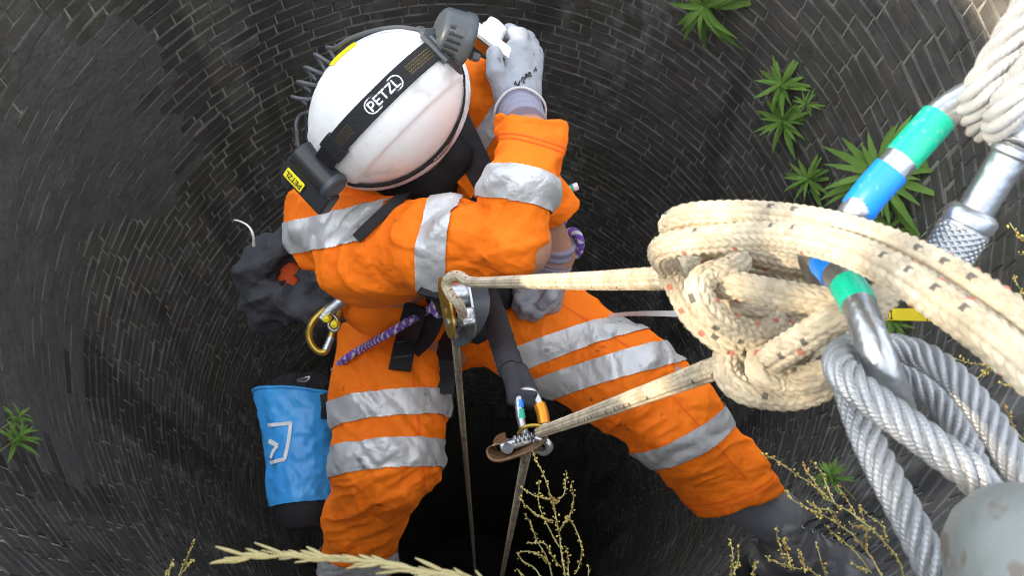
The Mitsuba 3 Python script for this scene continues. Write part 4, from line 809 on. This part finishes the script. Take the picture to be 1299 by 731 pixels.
add(la_, tube(lp, np.interp(np.linspace(0, 1, 120), [0, .3, .9, .97, 1], [.020, .0195, .0165, .013, .010]), 36, lambda u, th: .0012 * np.sin(u * 150 + np.sin(th) * 2) * np.sin(th * 2 + u * 20) + .0010 * np.exp(-((np.mod(u, .17) - .085) / .004) ** 2)), 'm_sheath', True, label=labels[la_]['label'])
add(la_ + '__end_loop', cat([tube(spline(ats([(648, 470, 1.09), (653, 488, 1.05), (655, 500, 1.03), (660, 508, 1.02)]), 20), np.linspace(.013, .011, 20), 18), tube(spline(ats([(657, 472, 1.09), (666, 490, 1.05), (672, 503, 1.03), (668, 510, 1.02)]), 20), np.linspace(.013, .0115, 20), 18), rbox([.036, .020, .020], .006, at(663, 505, 1.02), np.stack([cv(1, .1, 0), cv(-.1, 1, 0), FWD], 1))]), 'm_sheath', True)
# purple cords
def cord(name, label, pts, r, extra=None):
    k = thing(name, label, 'cord'); m, u = tube(spline(pts, 220), r, 20, uv=True); add(k, m, 'm_cord_purple', True, uv=u, label=label); return k
cord('cord', 'purple and white cord crossing the thigh from the descender to the hip', np.vstack([ats([(563, 372, 1.33), (556, 382, 1.36)]), [on(545, 392, .014), on(520, 407, .016), on(490, 425, .014), on(460, 442, .012), on(438, 456, .010)], ats([(424, 470, 1.76)])]), .0072)
cord('cord', 'small purple knot of cord beside the gold plate of the descender', ats([(548, 394, 1.36), (556, 386, 1.345), (564, 392, 1.34), (556, 399, 1.35), (550, 388, 1.36), (560, 376, 1.34), (566, 372, 1.32)]), .0066)
c3 = cord('cord', 'purple coil of cord hanging in loops behind the bent elbow', ats([(700, 300, 1.62), (712, 285, 1.60), (716, 268, 1.60), (708, 262, 1.62), (704, 280, 1.62), (712, 297, 1.60), (728, 294, 1.58), (736, 306, 1.58), (732, 322, 1.60), (716, 326, 1.61), (702, 318, 1.62), (700, 306, 1.64)]), .0078)
cord('cord', 'loose end of purple cord with a green tip behind the raised elbow', ats([(690, 262, 1.56), (705, 250, 1.55), (718, 242, 1.54), (724, 239.5, 1.54)]), .0068)
add('cord_003__tip', tube(ats([(716, 243, 1.541), (727, 238, 1.54)]), .0071, 14), 'm_tape_green', 30); add('cord_003__tip', tube(ats([(727, 238, 1.54), (733, 236, 1.54)]), .0068, 14), 'm_white_print', 30)
# gold karabiner and gear at the right hip
k4 = thing('karabiner', 'dirty gold karabiner hanging at the hip above the blue bag', 'karabiner')
add(k4, tube(spline(ats([(428, 384, 1.58), (410, 395, 1.575), (396, 410, 1.57), (392, 428, 1.57), (400, 443, 1.57), (411, 447, 1.57), (418, 434, 1.575), (425, 410, 1.58), (432, 394, 1.585)]), 90, True), .0062, 18, cap=False), 'm_anodised_gold', True, label=labels[k4]['label'])
add(k4 + '__gate', tube(spline(ats([(413, 444, 1.568), (420, 428, 1.572)]), 12), .0066, 16), 'm_steel_zinc', 30)
fp = thing('hand_ascender', 'small dark steel clamp with yellow studs at the hip', 'clamp')
add(fp, cat([tube(spline(ats([(438, 378, 1.55), (426, 388, 1.55), (416, 396, 1.55)]), 20), .0105, 18), rbox([.030, .014, .020], .003, at(415, 398, 1.55), np.stack([cv(.6, -.75, 0), cv(.75, .6, 0), FWD], 1))]), 'm_steel_zinc', 30, label=labels[fp]['label'])
for x, y in ((416, 404), (426, 411)): add(fp + '__stud', lathe([(-.004, .0001), (-.004, .006), (.004, .0075), (.010, .006), (.012, .0001)], at(x, y, 1.545), cv(-.2, .1, -1), 20), 'm_yellow', 30)
add(fp + '__link', tube(spline(ats([(420, 400, 1.55), (427, 404, 1.55), (430, 414, 1.55), (424, 420, 1.55), (417, 414, 1.55)]), 40, True), .0032, 10), 'm_steel_zinc', True)
# grey jacket bundle behind the shoulder
jk = thing('bag', 'crumpled dark grey fabric bag with orange lining hanging behind the shoulder', 'bag')
def sack():
    c = at(378, 353, 1.76); s = Field(c - .27, c + .27, .0045)
    for p, q, a, b in (((344, 343, 1.78), (352, 380, 1.79), .044, .040), ((350, 330, 1.78), (392, 312, 1.76), .030, .036), ((392, 312, 1.76), (420, 353, 1.76), .042, .05), ((352, 380, 1.79), (406, 376, 1.78), .045, .05), ((406, 376, 1.78), (440, 378, 1.74), .045, .035), ((332, 358, 1.78), (341, 392, 1.79), .030, .026)): s.cone(at(*p), at(*q), a, b, .02)
    s.cone(at(362, 346, 1.64), at(369, 353, 1.80), .046, .036, .008, True)
    m = s.skin(2); v = np.array(m.vertices); n = vnorm(m); ax = cv(.75, -.55, 0); p = v - .75 * (v @ ax)[:, None] * ax + .03 * (meshkit.fbm(v * 8, 2, 5) - .5)[:, None]
    return mesh(v + n * (.048 * (ridged(p * 19, 4, 2) ** 1.6 - .4) + .012 * (ridged(v * 34, 9, 2) - .5))[:, None], m.faces)
sk = sack(); add(jk, sk, 'm_grey_fabric', True, label=labels[jk]['label'])
def lining():
    s = Field(at(363, 352, 1.78) - .09, at(363, 352, 1.78) + .09, .004); s.ell(at(364, 353, 1.785), CAM, (.030, .046, .016), .01); m = s.skin(2); v = np.array(m.vertices); return mesh(v + vnorm(m) * (.003 * (ridged(v * 40, 3) - .5))[:, None], m.faces)
add(jk + '__lining', lining(), 'm_dark_orange', True, label='orange lining inside the opening')
add(jk + '__drawstring', tube(spline(ats([(322, 312, 1.71), (321, 298, 1.69), (315, 287, 1.69), (305, 281, 1.69), (297, 279, 1.70)]), 40), np.linspace(.0032, .0012, 40), 8), 'm_white_print', True, label='loose white drawstring')
# blue bag
bb = thing('tackle_bag', 'bright blue tubular tackle bag hanging beside the right leg', 'bag')
def tub():
    c0, c1 = at(382, 502, 1.95), at(387, 640, 1.88); ax = c1 - c0; L = np.linalg.norm(ax); ax /= L; e1 = unit(RIGHT - ax * (RIGHT @ ax)); e2 = np.cross(ax, e1)
    if e2 @ FWD > 0: e2 = -e2
    t = np.linspace(0, 1, 70); th = np.linspace(0, 2 * np.pi, 120, endpoint=False); tt, hh = np.meshgrid(t, th, indexing='ij'); rx = .098 - .030 * tt + .004 * np.cos(tt * 7); ry = .088 - .022 * tt
    P = np.stack([hh * 1.5, tt * 6, hh * 0], -1); P3 = np.stack([np.cos(hh) * 2.2, np.sin(hh) * 2.2, tt * 4.5], -1); dnt = .012 * (meshkit.fbm(P3, 3, 6) - .5) + .006 * (ridged(P3 * 1.3, 9) - .5)
    sk_ = .012 * np.sin(hh * 1 + 1) * (tt < .0) 
    v = c0 + (tt * L + .018 * np.cos(hh) * (1 - tt))[..., None] * ax + ((rx + dnt) * np.cos(hh))[..., None] * e1 + ((ry + dnt) * np.sin(hh))[..., None] * e2
    i, j = np.meshgrid(np.arange(69), np.arange(120), indexing='ij'); j2 = (j + 1) % 120; q = np.stack([i * 120 + j, i * 120 + j2, (i + 1) * 120 + j2, (i + 1) * 120 + j], -1).reshape(-1, 4)
    return fixn(mesh(v.reshape(-1, 3), np.vstack([q[:, [0, 1, 2]], q[:, [0, 2, 3]]]))), c0, c1, ax, e1, e2, v
tm, tc0, tc1, tax, te1, te2, tv_ = tub()
add(bb, tm, 'm_bag_blue', True, label=labels[bb]['label'])
add(bb + '__rim', tube(np.vstack([tv_[0], tv_[0][:1]]), .0035, 8), 'm_bag_blue', True)
add(bb + '__base', lathe([(-.012, .060), (.0, .064), (.03, .060), (.05, .045), (.055, .001)], tc1, tax, 40), 'm_black_web', 40, label='black base of the bag')
add(bb + '__top_cover', lathe([(-.055, .001), (-.05, .05), (-.02, .074), (.0, .076)], tc0 + tax * .01, tax, 40, lambda z, th: .006 * np.sin(th * 7 + z * 90)), 'm_black_web', 40, label='black gathered cover at the mouth of the bag')
add(bb + '__strap', ribbon(spline(ats([(412, 500, 1.78), (414, 515, 1.77), (413, 532, 1.78)]), 12), .02, .004), 'm_black_web', 30)
add(bb + '__clip', tube(spline(ats([(377, 483, 1.80), (386, 480, 1.79), (393, 478, 1.79), (388, 484, 1.79)]), 20, True), .0022, 8), 'm_steel_zinc', True)
ton = conform(tm, 5)
def stripe(l, w): return ribbon(np.array([ton(x, y, .0012) for x, y in spline(np.array(l, float), 22)]), w, .0012)
add(bb + '__emblem', cat([stripe([(340, 540), (355, 538.5), (369, 537)], .0075), stripe([(369, 536), (366, 560), (361, 583)], .0075), stripe([(361.5, 583), (352, 585), (343, 588)], .0075), stripe([(341, 560), (347, 563), (352, 566)], .010), stripe([(352, 566), (347, 572), (343, 582)], .006)]), 'm_white_print', 30, label='white square frame emblem with a small pointed mark', kind='stuff')
# ---------------------------------------------------------------- plants on the wall and the rim
def leafy(label, px, py, rpx, n, seed, up=.7, out=.07, droop=.25, name='leafy_weed', wid=.24, a0=0., a1=6.283):
    n = int(n * 1.75)
    g = np.random.default_rng(seed); k = thing(name, label, 'plant'); h = hit(px, py); inw = -unit(h * [1, 1, 0]); d = ((h - EYE) @ FWD)
    w_ = unit(inw * .8 + np.array([0, 0, up])); c = h + inw * out; L = rpx * d / F; e1 = unit(np.cross(w_, g.normal(size=3))); e1 = unit(RIGHT - w_ * (RIGHT @ w_)); e2 = np.cross(w_, e1)
    add(k + '__stem', tube(spline([h + [0, 0, -.03] - inw * .01, h + inw * out * .5 + [0, 0, -.01], c], 10), np.linspace(.004, .0022, 10), 6), 'm_stem_green', True)
    for i in range(n):
        a = 2.39996 * i + g.uniform(-.25, .25); l = L * 1.3 * g.uniform(.8, 1.1) * (1.05 - .45 * i / n); el = g.uniform(-.1, .35) + .55 * i / n
        dd = unit((math.cos(a) * e1 + math.sin(a) * e2) * math.cos(el) + w_ * math.sin(el)); b = blade(c + w_ * (.05 * i / n - .025), dd, w_, l, l * .88 * wid * g.uniform(.8, 1.15), droop * g.uniform(.4, 1.5), .30, 11)
        v = np.array(b.vertices).reshape(11, 3, 3); z = (np.arange(11) % 2)[:, None] * .12
        for e in (0, 2): v[1:-1, e] = v[1:-1, e] + (v[1:-1, 1] - v[1:-1, e]) * z[1:-1]
        add(k + '__leaf', mesh(v.reshape(-1, 3), b.faces), 'm_leaf', True, uv=np.full((33, 2), float(g.integers(0, 50))))
    return k
leafy('leafy green weed drooping at the top edge of the wall', 912, -8, 52, 12, 1, .3, .10, .5)
leafy('green star-shaped weed uppermost of the cluster on the right wall', 1008, 100, 34, 12, 2, .9)
leafy('green star-shaped weed in the cluster, directly under the uppermost one', 1010, 148, 34, 12, 3, .9)
leafy('smallest green weed sprouting beside the cluster on the right wall', 1040, 126, 17, 8, 4, .9)
leafy('green star-shaped weed alone above the cream rope loops', 1044, 224, 32, 13, 5, .9)
leafy('largest green weed with long leaves behind the blue tape', 1158, 226, 72, 18, 6, .9, .12, .4, wid=.21)
leafy('small green weed just below the largest weed', 1150, 296, 32, 11, 7, .9)
leafy('green weed half hidden under the yellow measuring tape', 1156, 416, 32, 11, 8, .9)
leafy('dark green weed at the left edge of the photo, low on the wall', -16, 580, 27, 10, 9, .5, .10)
leafy('dark green weed at the left edge, upper of the two', -14, 550, 20, 8, 10, .5, .10)
leafy('small bright green fern sprout beyond the black boot', 1088, 632, 22, 14, 12, .9, .10, .2, 'fern_sprout', .3)
SEED = trimesh.creation.icosphere(0, 1.0)
def stalk(label, lines, r=.0012, seeds=True, seed=1, name='dock_stalk', size=.0017, gap=.0052):
    g = np.random.default_rng(seed); k = thing(name, label, 'plant'); st = []; V = []; n = 0
    for li, l in enumerate(lines):
        p = spline(ats(l), 50); p += (meshkit.fbm(p * 60, 2, seed)[:, None] - .5) * .002; rr = np.linspace(r if li == 0 else r * .7, r * .35, 50); st.append(tube(p, rr, 6))
        Ls = np.linalg.norm(np.diff(p, axis=0), axis=1).sum(); lo = .30 if li == 0 else .12
        for t in np.arange(lo, 1.0, gap / Ls):
            for _ in range(g.integers(1, 3)):
                i = min(int(t * 49), 48); c = p[i] + (p[i + 1] - p[i]) * g.random() + g.normal(size=3) * size * .75
                q = np.linalg.qr(g.normal(size=(3, 3)))[0]; V.append((SEED.vertices * [1, .75, .55]) @ q * size * g.uniform(.55, 1.15) + c)
    add(k + '__stem', cat(st), 'm_stem_green', True, kind='stuff')
    V = np.array(V); f = SEED.faces[None] + 12 * np.arange(len(V))[:, None, None]; add(k + '__seeds', mesh(V.reshape(-1, 3), f.reshape(-1, 3)), 'm_seed', True, kind='stuff'); return k
def L2(d, *p): return [(x, y, d + .0006 * (650 - y) * 0 + (.02 * math.sin(x * .7))) for x, y in p]
d_ = .95
stalk('upright seeding dock stalk in front of the dark shaft, below the rope grab', [L2(d_, (735, 860), (722, 770), (716, 728), (710, 685), (706, 660), (702, 640), (697, 626), (690, 605), (675, 572)), L2(d_, (702, 641), (708, 635), (715, 627), (719, 602), (719, 600)), L2(d_, (698, 634), (690, 632), (680, 630), (670, 624), (660, 617)),
    L2(d_, (702, 662), (690, 658), (675, 650), (665, 640), (658, 630)), L2(d_, (709, 675), (716, 663), (722, 655), (727, 640), (725, 612)), L2(d_, (722, 657), (730, 672), (736, 690), (737, 708), (731, 728)), L2(d_, (710, 695), (702, 682), (694, 665), (684, 640), (683, 610)),
    L2(d_, (702, 740), (694, 708), (684, 692), (676, 672), (665, 652)), L2(d_, (694, 715), (682, 704), (668, 700), (655, 702)), L2(d_, (690, 745), (678, 722), (664, 712), (656, 702)), L2(d_, (722, 750), (721, 715), (718, 695)), L2(d_, (744, 760), (746, 735), (747, 718)), L2(d_, (675, 750), (668, 735), (655, 722)), L2(d_, (712, 720), (700, 705), (690, 690), (668, 690))], seed=2)
d_ = .80
stalk('seeding dock stalk arching over the black boot, behind the grey wire', [L2(d_, (1190, 830), (1150, 745), (1140, 712), (1110, 676), (1085, 655), (1060, 640), (1035, 620), (1000, 595), (968, 575)), L2(d_, (1052, 634), (1040, 622), (1030, 608), (1018, 590)), L2(d_, (1058, 638), (1050, 620), (1042, 600), (1028, 585)), L2(d_, (1085, 656), (1078, 640), (1068, 625), (1060, 618)),
    L2(d_, (1098, 665), (1090, 645), (1100, 652)), L2(d_, (1110, 676), (1096, 668), (1085, 668), (1076, 662)), L2(d_, (1125, 690), (1118, 668), (1100, 655))], r=.0013, seed=3)
stalk('seeding dock stalk crossing the laces of the boot', [L2(d_, (1160, 830), (1130, 755), (1118, 729), (1098, 700), (1083, 680), (1063, 665), (1045, 655), (1030, 648), (1005, 635), (998, 620)), L2(d_, (1063, 665), (1056, 650), (1040, 646), (1026, 638)), L2(d_, (1100, 702), (1098, 690), (1100, 680), (1096, 670)), L2(d_, (1105, 728), (1090, 708), (1070, 688), (1045, 666)), L2(d_, (1102, 725), (1090, 722), (1078, 712))], r=.0012, seed=4)
stalk('low seeding dock stalk at the bottom edge in front of the boot', [L2(d_, (1090, 800), (1035, 731), (1010, 722), (985, 714), (970, 706)), L2(d_, (999, 718), (992, 700), (987, 684), (986, 668)), L2(d_, (1004, 720), (998, 700), (995, 682)), L2(d_, (1022, 727), (1017, 712), (1012, 700)), L2(d_, (1052, 745), (1042, 715), (1034, 688))], r=.0011, seed=5)
stalk('thin seeding dock spike at the bottom edge left of the boot', [L2(d_, (935, 800), (928, 735), (929, 708), (926, 686)), L2(d_, (930, 730), (936, 712), (937, 694))], seed=6)
stalk('single short seeding spike at the bottom edge just left of the boot toe', [L2(d_, (965, 800), (955, 740), (956, 722), (958, 711))], seed=7)
stalk('small seeding stalk at the bottom edge of the left wall', [L2(1.0, (205, 810), (226, 735), (236, 712), (243, 696), (247, 688)), L2(1.0, (230, 728), (240, 716), (246, 710)), L2(1.0, (205, 770), (213, 735), (218, 712)), L2(1.0, (212, 740), (210, 728), (222, 716))], seed=8)
d_ = .72
stalk('sunlit yellow seeding stalk at the right edge under the rope', [L2(d_, (1380, 520), (1320, 488), (1285, 474), (1262, 465), (1240, 462), (1213, 456)), L2(d_, (1264, 466), (1252, 470), (1245, 476), (1236, 484)), L2(d_, (1330, 500), (1305, 492), (1295, 486), (1278, 490), (1267, 484))], r=.0011, seed=9, size=.0017)
stalk('sunlit yellow seeding stalk at the right edge above the rope', [L2(d_, (1380, 440), (1320, 405), (1299, 398), (1275, 385), (1262, 374), (1253, 361)), L2(d_, (1322, 405), (1303, 380), (1292, 362), (1287, 348)), L2(d_, (1325, 330), (1302, 308), (1290, 295), (1281, 282)), L2(d_, (1330, 345), (1310, 325), (1294, 322))], r=.0011, seed=10, size=.0017)
stalk('yellow-green stalk at the right edge beside the grey wire', [L2(d_, (1380, 600), (1320, 572), (1297, 556), (1284, 536), (1274, 511)), L2(d_, (1315, 570), (1296, 562), (1280, 556))], r=.0011, seed=11, size=.0017)
stalk('bare pale stem lying between the grey wire and the steel post', [L2(.9, (1230, 700), (1200, 690), (1180, 682), (1165, 672), (1152, 662)), L2(.9, (1200, 690), (1180, 690), (1166, 690))], r=.0014, seed=12, size=.0009, gap=.03)
# dry grass ear close to the eye
ge = thing('grass_ear', 'blurred pale dry grass ear lying across the bottom edge', 'grass')
gp = spline(ats([(720, 800, .28), (600, 738, .288), (540, 726, .292), (470, 713, .296), (400, 708, .30), (340, 706, .303), (285, 709, .306)]), 90)
add(ge, tube(gp, np.linspace(.0010, .0004, 90), 8), 'm_straw', True, label=labels[ge]['label'])
g = np.random.default_rng(4)
for i in range(64):
    t = .18 + .82 * i / 63; j = min(int(t * 89), 88); b = gp[j]; tt_ = unit(gp[min(j + 1, 89)] - gp[j - 1]); sd = unit(np.cross(tt_, FWD)) * (1 if g.random() < .5 else -1)
    far = i % 9 == 4; dd = unit(tt_ + sd * (g.uniform(.30, .42) if far else g.uniform(.02, .20)) + FWD * g.normal(0, .12)); L = g.uniform(.005, .0095) * (1.35 if far else 1); q = np.array([b + dd * L * x + sd * .0004 for x in np.linspace(0, 1, 12)])
    add(ge + '__spikelet', tube(q, .00046 * np.sin(np.pi * np.linspace(.06, .98, 12)) ** .7 * g.uniform(.6, 1.2) + .0001, 8), 'm_straw', True)
for stem_, group_ in (('leafy_weed', 'leafy weeds growing on the shaft wall'), ('dock_stalk', 'dry seeding stalks along the rim'), ('karabiner', 'karabiners on the ropes and harness'), ('climbing_rope', 'climbing ropes with big knots'), ('wire_sling', 'steel wire slings'), ('cord', 'purple cords on the harness')):
    for k in labels:
        if '__' not in k and (k == stem_ or k[:-4] == stem_): labels[k]['group'] = group_
